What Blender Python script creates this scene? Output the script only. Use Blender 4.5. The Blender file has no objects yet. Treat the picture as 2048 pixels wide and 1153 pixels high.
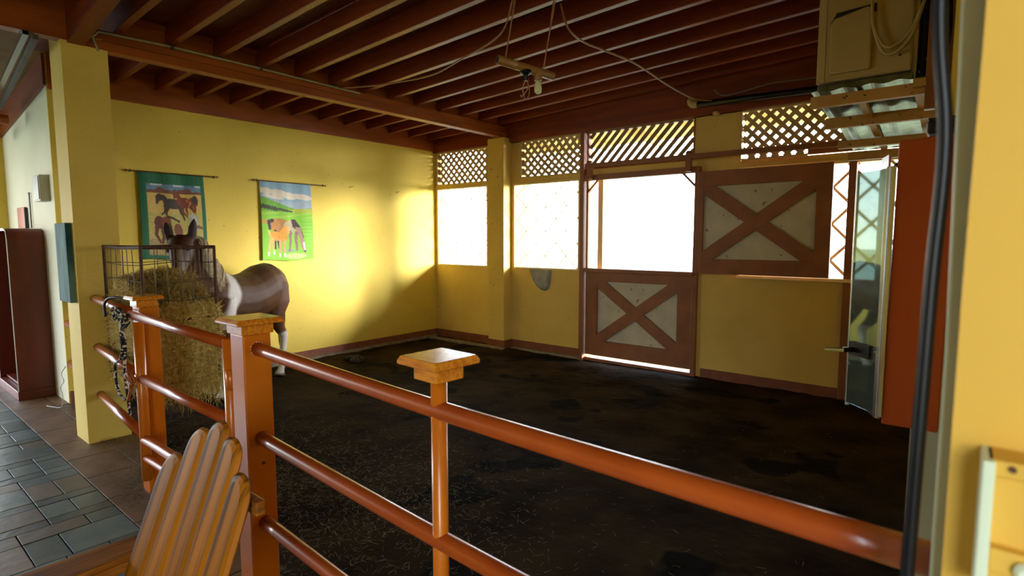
import bpy, bmesh, math, random
import numpy as np
from mathutils import Vector, Matrix, noise
random.seed(7)
S = bpy.context.scene
COL = S.collection
PI = math.pi
V = Vector

# ---------------------------------------------------------------- camera, world, exposure
CAM = (6.6597, -6.2777, 1.6)
YAW, PITCH, ROLL = 0.67905, -0.089507, -0.000856
cd = bpy.data.cameras.new('camera'); cam = bpy.data.objects.new('camera', cd); COL.objects.link(cam)
cd.sensor_fit = 'HORIZONTAL'; cd.sensor_width = 36.0; cd.lens = 36.0 * 1106.318 / 2048
fw = V((-math.sin(YAW) * math.cos(PITCH), math.cos(YAW) * math.cos(PITCH), math.sin(PITCH)))
rt = fw.cross(V((0, 0, 1))).normalized(); up = rt.cross(fw)
r2 = math.cos(ROLL) * rt + math.sin(ROLL) * up; u2 = -math.sin(ROLL) * rt + math.cos(ROLL) * up
cam.matrix_world = Matrix(((r2.x, u2.x, -fw.x, CAM[0]), (r2.y, u2.y, -fw.y, CAM[1]), (r2.z, u2.z, -fw.z, CAM[2]), (0, 0, 0, 1)))
cd.clip_start = 0.02; cd.clip_end = 500
cd.dof.use_dof = True; cd.dof.focus_distance = 2.9; cd.dof.aperture_fstop = 3.0
S.camera = cam

S.view_settings.view_transform = 'Standard'; S.view_settings.look = 'None'
S.view_settings.gamma = 1; S.view_settings.use_curve_mapping = False
S.view_settings.exposure = 0.0
S.cycles.use_denoising = True
S.cycles.max_bounces = 8; S.cycles.diffuse_bounces = 5; S.cycles.glossy_bounces = 4
S.cycles.transmission_bounces = 6; S.cycles.transparent_max_bounces = 12
S.cycles.sample_clamp_indirect = 8.0
S.cycles.caustics_reflective = False; S.cycles.caustics_refractive = False

SKY = 14.0
w = bpy.data.worlds.new('sky'); S.world = w; w.use_nodes = True
nt = w.node_tree; nt.nodes.clear()
tc = nt.nodes.new('ShaderNodeTexCoord'); sp = nt.nodes.new('ShaderNodeSeparateXYZ'); nt.links.new(tc.outputs['Generated'], sp.inputs[0])
rp = nt.nodes.new('ShaderNodeValToRGB'); nt.links.new(sp.outputs['Z'], rp.inputs[0])
rp.color_ramp.elements[0].position = 0.0; rp.color_ramp.elements[0].color = (1.0, 0.97, 0.92, 1)
rp.color_ramp.elements[1].position = 0.8; rp.color_ramp.elements[1].color = (0.25, 0.45, 0.85, 1)
e = rp.color_ramp.elements.new(0.25); e.color = (0.72, 0.86, 1.0, 1)
bg = nt.nodes.new('ShaderNodeBackground'); bg.inputs['Strength'].default_value = SKY
nt.links.new(rp.outputs[0], bg.inputs[0]); wo = nt.nodes.new('ShaderNodeOutputWorld'); nt.links.new(bg.outputs[0], wo.inputs[0])

def area(name, loc, rot, sx, sy, power=0, portal=False, color=(1, 1, 1)):
    l = bpy.data.lights.new(name, 'AREA'); l.shape = 'RECTANGLE'; l.size = sx; l.size_y = sy; l.energy = power; l.color = color
    l.cycles.is_portal = portal
    o = bpy.data.objects.new(name, l); COL.objects.link(o); o.location = loc; o.rotation_euler = rot
    return o
area('portal', (8.45, -9.1, 1.7), (PI / 2, 0, 0), 2.3, 3.6, portal=True)
sl = bpy.data.lights.new('hazy_sun', 'SUN'); sl.energy = 24.0; sl.angle = math.radians(22); sl.color = (1.0, .97, 1.06)
so = bpy.data.objects.new('hazy_sun', sl); COL.objects.link(so); so.location = (12, 9, 6)
so.rotation_euler = V((1.5, 1.0, .28)).to_track_quat('Z', 'Y').to_euler()
area('portal', (3.3, 0.45, 1.6), (-PI / 2, 0, 0), 7.0, 3.4, portal=True)
area('portal', (-3.9, -9.35, 1.4), (PI / 2, 0, 0), 5.2, 3.0, portal=True)
area('portal', (-6.6, -7.1, 1.3), (0, -PI / 2, 0), 3.0, 4.6, portal=True)

# ---------------------------------------------------------------- helpers
def mat(name, c1, c2=None, scale=4.0, stretch=(1, 1, 1), rough=0.6, bump=0.0, bscale=60.0, metal=0.0, coat=0.0,
        spots=None, spot_scale=25.0, spot_at=0.72, detail=5, rnd=0.0, attr=None, spec=0.5, lo=0.35, hi=0.65, bstretch=None):
    m = bpy.data.materials.new(name); m.use_nodes = True; t = m.node_tree; N = t.nodes; L = t.links
    b = N['Principled BSDF']; b.inputs['Roughness'].default_value = rough; b.inputs['Metallic'].default_value = metal
    b.inputs['Coat Weight'].default_value = coat; b.inputs['Coat Roughness'].default_value = 0.15
    b.inputs['Specular IOR Level'].default_value = spec
    tx = N.new('ShaderNodeTexCoord'); mp = N.new('ShaderNodeMapping'); L.new(tx.outputs['Object'], mp.inputs[0])
    mp.inputs['Scale'].default_value = stretch
    if attr:
        a = N.new('ShaderNodeVertexColor'); a.layer_name = attr; out = a.outputs[0]
    else:
        n = N.new('ShaderNodeTexNoise'); n.inputs['Scale'].default_value = scale; n.inputs['Detail'].default_value = detail
        L.new(mp.outputs[0], n.inputs['Vector'])
        r = N.new('ShaderNodeValToRGB'); L.new(n.outputs[0], r.inputs[0])
        r.color_ramp.elements[0].position = lo; r.color_ramp.elements[1].position = hi
        r.color_ramp.elements[0].color = (*c1, 1); r.color_ramp.elements[1].color = (*(c2 or c1), 1); out = r.outputs[0]
    if spots:
        n2 = N.new('ShaderNodeTexNoise'); n2.inputs['Scale'].default_value = spot_scale; n2.inputs['Detail'].default_value = 3
        L.new(tx.outputs['Object'], n2.inputs['Vector'])
        r2_ = N.new('ShaderNodeValToRGB'); r2_.color_ramp.elements[0].position = spot_at; r2_.color_ramp.elements[1].position = spot_at + 0.03
        r2_.color_ramp.elements[0].color = (0, 0, 0, 1); r2_.color_ramp.elements[1].color = (1, 1, 1, 1)
        L.new(n2.outputs[0], r2_.inputs[0])
        mx = N.new('ShaderNodeMix'); mx.data_type = 'RGBA'; L.new(r2_.outputs[0], mx.inputs[0]); L.new(out, mx.inputs[6]); mx.inputs[7].default_value = (*spots, 1); out = mx.outputs[2]
    if rnd:
        oi = N.new('ShaderNodeObjectInfo'); mr = N.new('ShaderNodeMapRange'); L.new(oi.outputs['Random'], mr.inputs[0])
        mr.inputs[3].default_value = 1 - rnd; mr.inputs[4].default_value = 1 + rnd
        hs = N.new('ShaderNodeHueSaturation'); L.new(mr.outputs[0], hs.inputs['Value']); L.new(out, hs.inputs['Color']); out = hs.outputs[0]
    L.new(out, b.inputs['Base Color'])
    if bump:
        n3 = N.new('ShaderNodeTexNoise'); n3.inputs['Scale'].default_value = bscale; n3.inputs['Detail'].default_value = 4
        if bstretch:
            mp2 = N.new('ShaderNodeMapping'); mp2.inputs['Scale'].default_value = bstretch; L.new(tx.outputs['Object'], mp2.inputs[0]); L.new(mp2.outputs[0], n3.inputs['Vector'])
        else: L.new(mp.outputs[0], n3.inputs['Vector'])
        bp = N.new('ShaderNodeBump'); bp.inputs['Strength'].default_value = bump; bp.inputs['Distance'].default_value = 0.01
        L.new(n3.outputs[0], bp.inputs['Height']); L.new(bp.outputs[0], b.inputs['Normal'])
    return m

WPOS = {}
def wpos(o): return WPOS.get(o.name, V((0, 0, 0))) if o else V((0, 0, 0))
def obj(name, bm, m, parent=None, bevel=0, smooth=False, matrix=None, origin=None):
    base = wpos(parent)
    if matrix is None:
        org = V(origin) if origin is not None else base
        bmesh.ops.translate(bm, verts=bm.verts, vec=-org)
    me = bpy.data.meshes.new(name); bm.to_mesh(me); bm.free()
    if isinstance(m, (list, tuple)):
        for k in m: me.materials.append(k)
    else: me.materials.append(m)
    o = bpy.data.objects.new(name, me); COL.objects.link(o); o.parent = parent
    if matrix is not None: o.matrix_local = Matrix.Translation(-base) @ matrix; WPOS[o.name] = matrix.translation.copy()
    else: o.location = org - base; WPOS[o.name] = org.copy()
    if smooth: me.polygons.foreach_set('use_smooth', [True] * len(me.polygons))
    if bevel:
        b = o.modifiers.new('bevel', 'BEVEL'); b.width = bevel; b.segments = 2; b.limit_method = 'ANGLE'; b.angle_limit = 0.8
    return o
def tag(o, label, cat, group=None, kind=None):
    if label: o['label'] = label
    if cat: o['category'] = cat
    if group: o['group'] = group
    if kind: o['kind'] = kind
    return o
def thing(name, loc, label, cat, group=None):
    o = bpy.data.objects.new(name, None); COL.objects.link(o); o.location = loc; o.empty_display_size = 0.1
    WPOS[o.name] = V(loc); return tag(o, label, cat, group)
def struct(name, bm, m, parent=None, label=None, bevel=0):
    o = obj(name, bm, m, parent, bevel)
    if not parent: o['kind'] = 'structure'
    if label: o['label'] = label
    return o
def sempty(name, loc=(0, 0, 0), label=None):
    o = bpy.data.objects.new(name, None); COL.objects.link(o); o.location = loc; WPOS[o.name] = V(loc); o['kind'] = 'structure'
    if label: o['label'] = label
    return o
def copyto(o, loc_world, parent):
    c = o.copy(); COL.objects.link(c); c.parent = parent; c.location = V(loc_world) - wpos(parent); return c
def BM(): return bmesh.new()
def box(bm, x0, x1, y0, y1, z0, z1):
    vs = [bm.verts.new((x, y, z)) for z in (z0, z1) for x, y in ((x0, y0), (x1, y0), (x1, y1), (x0, y1))]
    for f in ((3, 2, 1, 0), (4, 5, 6, 7), (0, 1, 5, 4), (1, 2, 6, 5), (2, 3, 7, 6), (3, 0, 4, 7)): bm.faces.new([vs[i] for i in f])
    return bm
def B(*a): return box(BM(), *a)
def prism(bm, pts, ext):
    ext = V(ext); a = [bm.verts.new(V(p)) for p in pts]; b = [bm.verts.new(V(p) + ext) for p in pts]; n = len(a)
    f0 = bm.faces.new(a); f1 = bm.faces.new(b[::-1])
    for i in range(n): bm.faces.new((a[i], b[i], b[(i + 1) % n], a[(i + 1) % n]))
    bmesh.ops.recalc_face_normals(bm, faces=bm.faces); return bm
def beam(bm, a, b, wdt, hgt, upv=(0, 0, 1)):
    a = V(a); b = V(b); d = (b - a).normalized(); s = d.cross(V(upv)).normalized() * wdt / 2; u = s.cross(d).normalized() * hgt / 2
    return prism(bm, [a - s - u, a + s - u, a + s + u, a - s + u], b - a)
def tube(bm, pts, r, seg=10, cap=True, ell=None):
    pts = [V(p) for p in pts]; n = len(pts); rr = r if isinstance(r, (list, tuple)) else [r] * n
    t0 = (pts[1] - pts[0]).normalized(); ref = V((0, 0, 1)) if abs(t0.z) < .9 else V((1, 0, 0))
    nrm = t0.cross(ref).normalized(); rings = []
    for i in range(n):
        t = ((pts[min(i + 1, n - 1)] - pts[i]).normalized() + (pts[i] - pts[max(i - 1, 0)]).normalized())
        t = t.normalized() if t.length > 1e-6 else t0
        nrm = (nrm - t * nrm.dot(t)).normalized(); bn = t.cross(nrm)
        q = rr[i]; qa, qb = q if isinstance(q, (list, tuple)) else (q, q)
        rings.append([bm.verts.new(pts[i] + nrm * math.cos(2 * PI * k / seg) * qa + bn * math.sin(2 * PI * k / seg) * qb) for k in range(seg)])
    for i in range(n - 1):
        for k in range(seg): bm.faces.new((rings[i][k], rings[i][(k + 1) % seg], rings[i + 1][(k + 1) % seg], rings[i + 1][k]))
    if cap: bm.faces.new(rings[0][::-1]); bm.faces.new(rings[-1])
    return bm
def T(pts, r, seg=10): return tube(BM(), pts, r, seg)
def lathe(bm, c, prof, seg=20, axis='z'):
    c = V(c); rings = []
    for r, h in prof:
        ring = []
        for k in range(seg):
            a = 2 * PI * k / seg; x, y = r * math.cos(a), r * math.sin(a)
            p = V((x, y, h)) if axis == 'z' else (V((h, x, y)) if axis == 'x' else V((x, h, y)))
            ring.append(bm.verts.new(c + p))
        rings.append(ring)
    for i in range(len(rings) - 1):
        for k in range(seg): bm.faces.new((rings[i][k], rings[i][(k + 1) % seg], rings[i + 1][(k + 1) % seg], rings[i + 1][k]))
    bm.faces.new(rings[0][::-1]); bm.faces.new(rings[-1])
    bmesh.ops.recalc_face_normals(bm, faces=bm.faces); return bm
def bez(p, n=12):
    # catmull-rom through the points
    p = [V(q) for q in p]; out = []
    for i in range(len(p) - 1):
        a = p[max(i - 1, 0)]; b = p[i]; c = p[i + 1]; d = p[min(i + 2, len(p) - 1)]
        for k in range(n):
            t = k / n; out.append(0.5 * ((2 * b) + (c - a) * t + (2 * a - 5 * b + 4 * c - d) * t * t + (3 * b - a - 3 * c + d) * t ** 3))
    out.append(p[-1]); return out

# ---------------------------------------------------------------- materials
YEL = (0.67, 0.50, 0.065); YEL2 = (0.73, 0.55, 0.085)
M = {}
M['wall'] = mat('yellow_plaster', YEL, YEL2, 1.5, rough=.75, bump=.12, bscale=45, spots=(.28, .17, .04), spot_scale=30, spot_at=.70)
M['wallback'] = mat('yellow_plaster_back', (.62, .42, .09), (.70, .49, .12), 2, rough=.7, bump=.15, bscale=45, spots=(.22, .13, .04), spot_scale=26, spot_at=.69)
M['verwall'] = mat('pale_cream_plaster', (.70, .66, .48), (.76, .72, .54), 2, rough=.7, bump=.1)
M['cream'] = mat('cream_paint', (.75, .58, .25), (.8, .63, .3), 3, rough=.6)
M['near'] = mat('near_golden_plaster', (.70, .41, .05), (.76, .45, .06), 2, rough=.7, bump=.1, bscale=50)
M['pillar'] = mat('pale_yellow_plaster', (.72, .52, .10), (.78, .58, .12), 2, rough=.7, bump=.12, bscale=50, spots=(.34, .22, .07), spot_scale=48, spot_at=.73)
M['wood'] = mat('red_brown_wood', (.15, .020, .002), (.25, .040, .003), 6, (.25, 2.2, 2.2), rough=.42, bump=.15, bscale=30, bstretch=(.3, 3, 3))
M['woody'] = mat('red_brown_wood_y', (.24, .048, .003), (.36, .082, .005), 6, (2.2, .25, 2.2), rough=.42, bump=.15, bscale=30, bstretch=(3, .3, 3))
M['board'] = mat('ceiling_board', (.11, .020, .003), (.18, .036, .005), 3, (.6, 1.2, 1), rough=.6, bump=.1)
M['olive'] = mat('olive_ceiling_board', (.20, .10, .025), (.28, .15, .04), 4, rough=.6)
M['doorwood'] = mat('brown_door_paint', (.20, .065, .018), (.27, .09, .024), 5, rough=.5, bump=.15, bscale=40)
M['doorlat'] = mat('dark_lattice_slat', (.22, .13, .05), (.30, .18, .07), 8, rough=.7)
M['eave'] = mat('yellow_eave', (.46, .30, .07), (.54, .36, .10), 3, rough=.7)
M['doorpanel'] = mat('door_panel', (.46, .42, .30), (.56, .50, .36), 5, rough=.6, bump=.1, spots=(.2, .14, .08), spot_scale=18, spot_at=.66)
M['lattice'] = mat('lattice_slat', (.42, .30, .14), (.52, .38, .19), 8, rough=.7)
M['base'] = mat('brown_baseboard', (.16, .045, .018), (.22, .065, .025), 8, rough=.6)
M['curb'] = mat('concrete_curb', (.16, .13, .08), (.28, .23, .14), 12, rough=.9, bump=.4)
M['dirt'] = mat('dark_dirt', (.011, .006, .0025), (.036, .021, .008), 2.0, rough=.95, bump=.9, bscale=22, spots=(.004, .003, .002), spot_scale=1.3, spot_at=.58, spec=.06)
M['fence'] = mat('orange_enamel', (.56, .14, .006), (.64, .17, .008), 5, rough=.28, bump=.05, bscale=25, coat=.4)
M['rail'] = mat('brown_enamel', (.32, .052, .005), (.40, .072, .007), 5, rough=.3, bump=.05, bscale=25, coat=.3)
M['cap'] = mat('varnished_cap', (.52, .14, .008), (.74, .28, .02), 9, (1.5, 8, 8), rough=.25, coat=.5, bump=.05)
M['slat'] = mat('varnished_teak', (.055, .016, .002), (.42, .145, .004), 1.0, (26, 20, .7), rough=.5, coat=0, spec=.12, detail=4, rnd=.15, bump=.05, bscale=3, lo=.43, hi=.57)
M['iron'] = mat('rusty_iron', (.055, .022, .012), (.11, .045, .02), 30, rough=.75, bump=.2)
M['wire'] = mat('rusty_wire', (.07, .05, .03), (.12, .09, .05), 30, rough=.6)
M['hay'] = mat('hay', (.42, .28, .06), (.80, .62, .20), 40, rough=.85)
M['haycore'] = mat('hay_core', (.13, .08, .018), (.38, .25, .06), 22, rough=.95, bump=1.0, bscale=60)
M['straw'] = mat('floor_straw', (.09, .06, .022), (.24, .17, .075), 40, rough=.8)
M['horse'] = mat('horse_coat', (0, 0, 0), attr='Col', rough=.50, bump=.12, bscale=220, spec=.22)
M['mane'] = mat('blond_mane', (.45, .34, .18), (.75, .66, .45), 30, (1, 1, 1), rough=.6)
M['tail'] = mat('dark_hair', (.02, .01, .006), (.05, .025, .012), 30, rough=.55)
M['black'] = mat('black_gloss', (.008, .008, .008), rough=.2)
M['blackm'] = mat('black_rubber', (.004, .004, .005), (.008, .008, .009), 12, rough=.38, spec=.35)
M['brass'] = mat('dark_brass', (.16, .09, .03), (.28, .17, .06), 20, rough=.35, metal=.8)
M['cloth'] = mat('printed_cloth', (0, 0, 0), attr='Col', rough=.7, bump=.1, bscale=400)
M['ac'] = mat('beige_metal', (.50, .36, .13), (.56, .41, .16), 3, rough=.5)
M['grey'] = mat('grey_metal', (.20, .19, .20), (.26, .25, .26), 5, rough=.5, metal=.3)
M['greyd'] = mat('dull_grey_metal', (.07, .055, .045), (.10, .08, .065), 5, rough=.6)
M['greyp'] = mat('grey_plastic', (.42, .42, .38), (.5, .5, .46), 5, rough=.5)
M['white'] = mat('white_plastic', (.66, .65, .58), (.72, .7, .62), 5, rough=.4)
M['galv'] = mat('galvanised_sheet', (.12, .15, .09), (.26, .30, .20), 9, rough=.32, metal=.85, bump=.15, bscale=8)
M['shelf'] = mat('yellow_painted_timber', (.46, .24, .055), (.56, .32, .09), 6, rough=.6, spots=(.10, .05, .02), spot_scale=30, spot_at=.66, bump=.2, bscale=40)
M['redwood'] = mat('red_wood', (.40, .060, .009), (.48, .085, .013), 3, (2, 2, .3), rough=.45, bump=.05)
M['alu'] = mat('aluminium', (.5, .55, .58), (.6, .65, .68), 5, rough=.2, metal=.9)
M['pale'] = mat('pale_green_paint', (.66, .76, .54), (.72, .80, .60), 3, rough=.5)
M['paleblue'] = mat('pale_blue_grey_paint', (.40, .48, .48), (.48, .56, .56), 3, rough=.5, spots=(.1, .1, .1), spot_scale=30, spot_at=.72)
M['cabinet'] = mat('dark_red_cabinet', (.09, .010, .004), (.15, .018, .006), 3, (2, 2, .5), rough=.4, spots=(.3, .12, .08), spot_scale=40, spot_at=.77)
M['dark'] = mat('painted_shade', (.02, .01, .008), rough=.8)  # near-black colour standing in for shade inside hollows
M['bamboo'] = mat('bamboo', (.26, .12, .025), (.38, .19, .045), 10, (1, .3, 1), rough=.45)
M['cableb'] = mat('brown_cable', (.26, .11, .03), (.34, .15, .045), 10, rough=.5)
M['conduit'] = mat('grey_green_conduit', (.26, .25, .12), (.42, .40, .24), 6, rough=.35)
M['green'] = mat('dark_green_plastic', (.006, .07, .05), (.01, .09, .06), 6, rough=.5)
M['ropew'] = mat('black_white_rope', (.012, .012, .012), (.6, .58, .5), 55, rough=.8, lo=.55, hi=.57, detail=0)
M['tie'] = mat('brown_leather_tie', (.32, .09, .025), (.40, .13, .04), 20, rough=.5)
M['grout'] = mat('mortar', (.16, .20, .22), (.24, .28, .30), 20, rough=.9)
M['slate'] = mat('blue_grey_slate', (.030, .085, .12), (.115, .15, .15), 5, rough=.33, bump=.25, bscale=14, rnd=.45)
M['slate2'] = mat('brown_slate', (.10, .085, .07), (.16, .12, .085), 6, rough=.4, bump=.25, bscale=14, rnd=.35)
M['terra'] = mat('terracotta_tile', (.10, .050, .022), (.18, .095, .045), 5, rough=.5, bump=.2, bscale=16, rnd=.15)
M['ground'] = mat('sunny_ground', (.32, .33, .16), (.45, .42, .25), .6, rough=.95)
M['softwhite'] = mat('white_fence_paint', (.8, .8, .75), (.85, .85, .8), 3, rough=.6)
M['grille'] = mat('cream_grille_paint', (.82, .66, .30), (.86, .7, .35), 6, rough=.5)
M['hole'] = mat('grey_metal_bowl', (.22, .22, .20), (.34, .33, .28), 9, rough=.6, bump=.2)
M['bulb'] = mat('frosted_bulb', (.62, .62, .30), rough=.25)
M['manure'] = mat('manure', (.010, .007, .004), (.02, .014, .008), 20, rough=.9, bump=.6)
g = bpy.data.materials.new('dark_tinted_glass'); g.use_nodes = True; gb = g.node_tree.nodes['Principled BSDF']
gb.inputs['Base Color'].default_value = (.32, .46, .44, 1); gb.inputs['Roughness'].default_value = .03; gb.inputs['Metallic'].default_value = 0.5
gb.inputs['Transmission Weight'].default_value = .75; gb.inputs['IOR'].default_value = 1.6
M['glass'] = g

# ---------------------------------------------------------------- setting: floor
def hz(x, y): return (-.035 if x < 2.93 and y < -4.80 else 0) + 0.012 * noise.noise((x * 2.2, y * 2.2, 0)) + 0.008 * noise.noise((x * 9, y * 9, 3)) + .003 * noise.noise((x * 30, y * 30, 9))
bm = BM(); NX, NY = 190, 150; X0, X1, Y0, Y1 = 0, 6.75, -5.02, 0.02
gv = [[bm.verts.new((X0 + (X1 - X0) * i / NX, Y0 + (Y1 - Y0) * j / NY, hz(X0 + (X1 - X0) * i / NX, Y0 + (Y1 - Y0) * j / NY) - .002)) for i in range(NX + 1)] for j in range(NY + 1)]
for j in range(NY):
    for i in range(NX): bm.faces.new((gv[j][i], gv[j][i + 1], gv[j + 1][i + 1], gv[j + 1][i]))
for (a, b_) in ((gv[0], 0), (gv[-1], 0)): pass
floor = struct('floor', bm, M['dirt'])
for p_ in floor.data.polygons: p_.use_smooth = True
floor2 = struct('floor', B(-7, 9.5, -9.5, -5.02, -.12, -.012), M['grout'])
box_under = struct('floor', B(-7, 0.0, -5.02, -4.88, -.12, -.012), M['grout'])
def tilem(bm, x0, x1, y0, y1, z=0.0, g=.004):
    return box(bm, x0 + g, x1 - g, y0 + g, y1 - g, -.014, z)
rt_ = random.Random(3)
# ashlar slate paving south of y=-5.29
ntile = 0
x = -4.6
widths = [.10, .22, .10, .15, .30]
k = 0
while x < 4.4:
    wd = widths[k % 5]; y = -5.29 - [0, .0, .0][k % 3]; first = True
    while y > -6.6:
        ln = rt_.choice([.30, .30, .42, .15, .18]);
        if first and k % 2: ln = .15
        first = False
        o = obj('tile', tilem(BM(), x, x + wd, y - ln, y, rt_.uniform(-.0015, .0015), .003), M['slate'] if rt_.random() < .72 else M['slate2'], floor2, .002, origin=(x, y, 0)); ntile += 1
        y -= ln
    x += wd; k += 1
    if ntile > 285: break
y = -5.29; row = 0
for (ya, yb) in ((-5.29, -4.99),):
    x = -2.4
    while x < 6.0:
        obj('tile', tilem(BM(), x, x + .46, ya, yb, 0, .003), M['terra'], floor2, .002, origin=(x, ya, 0)); x += .46
x = -2.3
while x < 0: obj('tile', tilem(BM(), x, x + .46, -4.99, -4.88, 0, .003), M['terra'], box_under, origin=(x, -4.9, 0)); x += .46
x = .02
while x < 2.9:
    obj('tile', tilem(BM(), x, min(x + .46, 2.93), -4.99, -4.79, 0, .003), M['terra'], floor2, .002, origin=(x, -4.99, 0)); x += .46
# terracotta continuing towards the stall between posts
# ---------------------------------------------------------------- setting: walls
H = 3.0
def zc(x): return 3.14 + .04 * x          # joist soffit height
struct('wall_left', B(-.02, 0, -4.886, .12, -.05, 3.5), M['wall'])
# wall_back from boxes around the openings
bm = BM(); Ya, Yb = 0.0, .12
for a in ((0, 2.86, Ya, Yb, -.05, 1.17), (4.30, 6.8, Ya, Yb, -.05, 1.17),       # low walls
          (0, .05, Ya, Yb, 1.17, 3.45), (1.13, 1.63, Ya, Yb, 1.17, 3.5),
          (4.30, 4.77, Ya, Yb, 1.17, 3.5), (2.74, 2.86, Ya, Yb, 1.17, 2.97),
          (0.05, 1.13, Ya, Yb, 2.395, 2.45), (1.63, 2.74, Ya, Yb, 2.375, 2.455),
          (2.86, 4.30, Ya, Yb, 2.36, 2.50), (4.77, 6.8, Ya, Yb, 2.355, 2.43), (1.63, 1.76, Ya, Yb, 2.455, 2.97), (4.24, 4.30, Ya, Yb, 2.5, 2.97),
          (0, 6.8, Ya, Yb, 2.955, 3.5)): box(bm, *a)
struct('wall_back', bm, M['wallback'])
pil = struct('wall_back', B(1.29, 1.586, -.18, 0, -.05, 3.02), M['wallback'], label='yellow plaster pilaster standing out of the back wall between the first two windows')
struct('wall_front', B(-6.5, -.02, -4.885, -4.7, -.05, 3.3), M['verwall'])        # the veranda wall left of the stall
struct('wall_front', B(-2.5, -2.12, -5.25, -4.88, -.05, 3.1), M['wall'])      # its return
struct('wall_right', B(6.616, 6.85, -4.3, .12, -.05, 3.6), M['wall'])
struct('wall_right', B(6.72, 9.6, -5.34, -4.25, -.05, 3.66), M['pillar'])  # unseen block added to stop daylight leaking in past the wall end
# yellow wall that closes the right of the picture
bm = BM()
prism(bm, [(6.6634, -5.45, -.05), (9.4, -5.45, -.05), (9.4, -5.45, 3.6), (6.670, -5.45, 3.6), (6.6681, -5.45, 1.863), (6.665, -5.45, 1.5423)], (0, .1, 0))
wr = struct('wall_right', bm, M['near'])
bm = BM()
prism(bm, [(6.652, -5.33, -.05), (6.80, -5.33, -.05), (6.80, -5.33, 3.5), (6.644, -5.33, 3.5), (6.6439, -5.33, 1.9), (6.652, -5.33, 1.45)], (0, .1, 0))
struct('trim_1', bm, M['pale'], bevel=.004)
struct('wall_side', B(9.4, 9.6, -9.4, -5.3, -.05, 3.6), M['pillar'])
struct('light_block_wall', B(-1.2, 7.35, -9.0, -8.8, -.05, 3.6), M['pillar'])  # unseen wall added behind the camera, its length sets how much daylight enters
# front pillar and its crown
bm = BM(); prism(bm, [(1.14, -5.09, -.05), (1.455, -5.09, -.05), (1.455, -4.80, -.05), (1.14, -4.80, -.05)], (0, 0, 3.13))
pillar = struct('wall_pillar', bm, M['pillar'], label='free-standing pale yellow square plastered pillar at the end of the pipe fence')
bm = BM(); box(bm, 1.14, 1.455, -5.09, -4.835, 3.08, 3.12); struct('crown', bm, M['pillar'], pillar)

# baseboards, curb
struct('baseboard_left', B(0, .02, -4.88, -.02, -.02, .12), M['base'])
struct('baseboard_left', B(0, .05, -4.5, -.04, -.03, .035), M['curb'], label='worn concrete curb at the foot of the left wall')
bm = BM(); box(bm, 0.02, 1.29, -.02, 0, -.02, .12); box(bm, 1.586, 2.8, -.02, 0, -.02, .12); box(bm, 4.40, 6.61, -.02, 0, -.02, .10); box(bm, 1.27, 1.606, -.2, -.18, -.02, .12); box(bm, 1.586, 1.606, -.18, -.02, -.02, .12); box(bm, 1.27, 1.29, -.18, -.02, -.02, .12)
struct('baseboard_back', bm, M['base'])
bm = BM(); box(bm, .05, 1.62, -.26, -.205, -.03, .03); box(bm, 1.63, 2.8, -.09, -.025, -.03, .025); struct('baseboard_back', bm, M['curb'], label='rough concrete curb at the foot of the back wall')

# ---------------------------------------------------------------- windows: lattice and grille
def clip_seg(x0, x1, z0, z1, p, d):
    t0, t1 = -99, 99
    for (o, dd, lo, hi) in ((p[0], d[0], x0, x1), (p[1], d[1], z0, z1)):
        a, b = (lo - o) / dd, (hi - o) / dd
        if a > b: a, b = b, a
        t0 = max(t0, a); t1 = min(t1, b)
    return (t0, t1) if t1 - t0 > .03 else None
def lattice(parent, x0, x1, z0, z1, dirs, pitch=.118, wd=.044, y=.03, bend=0, m=None, ang=45):
    for di, sgn in enumerate(dirs):
        yy = y + di * .012
        n = int((x1 - x0 + z1 - z0) / pitch) + 2
        for i in range(-2, n + 12):
            xs = x0 - (z1 - z0) * 1.3 + i * pitch if sgn > 0 else x0 + i * pitch
            d = (math.cos(math.radians(ang)) * sgn, math.sin(math.radians(ang)))
            p = (xs, z0) 
            c = clip_seg(x0, x1, z0, z1, p, d)
            if not c: continue
            a = V((p[0] + d[0] * c[0], yy, p[1] + d[1] * c[0])); b = V((p[0] + d[0] * c[1], yy, p[1] + d[1] * c[1]))
            bm = BM()
            if bend:
                q = [a.lerp(b, t) + V((-1, 0, -1)) * bend * math.sin(PI * t) * (.3 + .7 * (i / n)) for t in (0, .25, .5, .75, 1)]
                for u in range(4): beam(bm, q[u], q[u + 1], .008, wd, (0, 1, 0)) if False else beam(bm, q[u], q[u + 1], wd, .008, (0, 1, 0))
            else: beam(bm, a, b, wd, .008, (0, 1, 0))
            obj('slat', bm, m or M['lattice'], parent)
def grille(parent, x0, x1, z0, z1, px=.34, pz=.34, y=.05, r=.0075, m=None, flat=False):
    ang = math.degrees(math.atan2(pz, px))
    for sgn in (1, -1):
        for i in range(-8, 14):
            d = V((sgn * px, pz)).normalized(); p = (x0 + i * px if sgn < 0 else x0 - px * 4 + i * px, z0)
            c = clip_seg(x0, x1, z0, z1, p, d)
            if not c: continue
            a = (p[0] + d.x * c[0], y, p[1] + d.y * c[0]); b = (p[0] + d.x * c[1], y, p[1] + d.y * c[1])
            obj('bar', beam(BM(), a, b, .028, .01, (0, 1, 0)) if flat else T([a, b], r, 6), m or M['grille'], parent)
def winframe(parent, x0, x1, z0, z1, wd=.035, y=(-.012, .05), m=None, name='window_frame'):
    bm = BM(); box(bm, x0, x1, y[0], y[1], z0, z0 + wd); box(bm, x0, x1, y[0], y[1], z1 - wd, z1); box(bm, x0, x0 + wd, y[0], y[1], z0 + wd, z1 - wd); box(bm, x1 - wd, x1, y[0], y[1], z0 + wd, z1 - wd)
    return obj(name, bm, m or M['cream'], parent)
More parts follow.
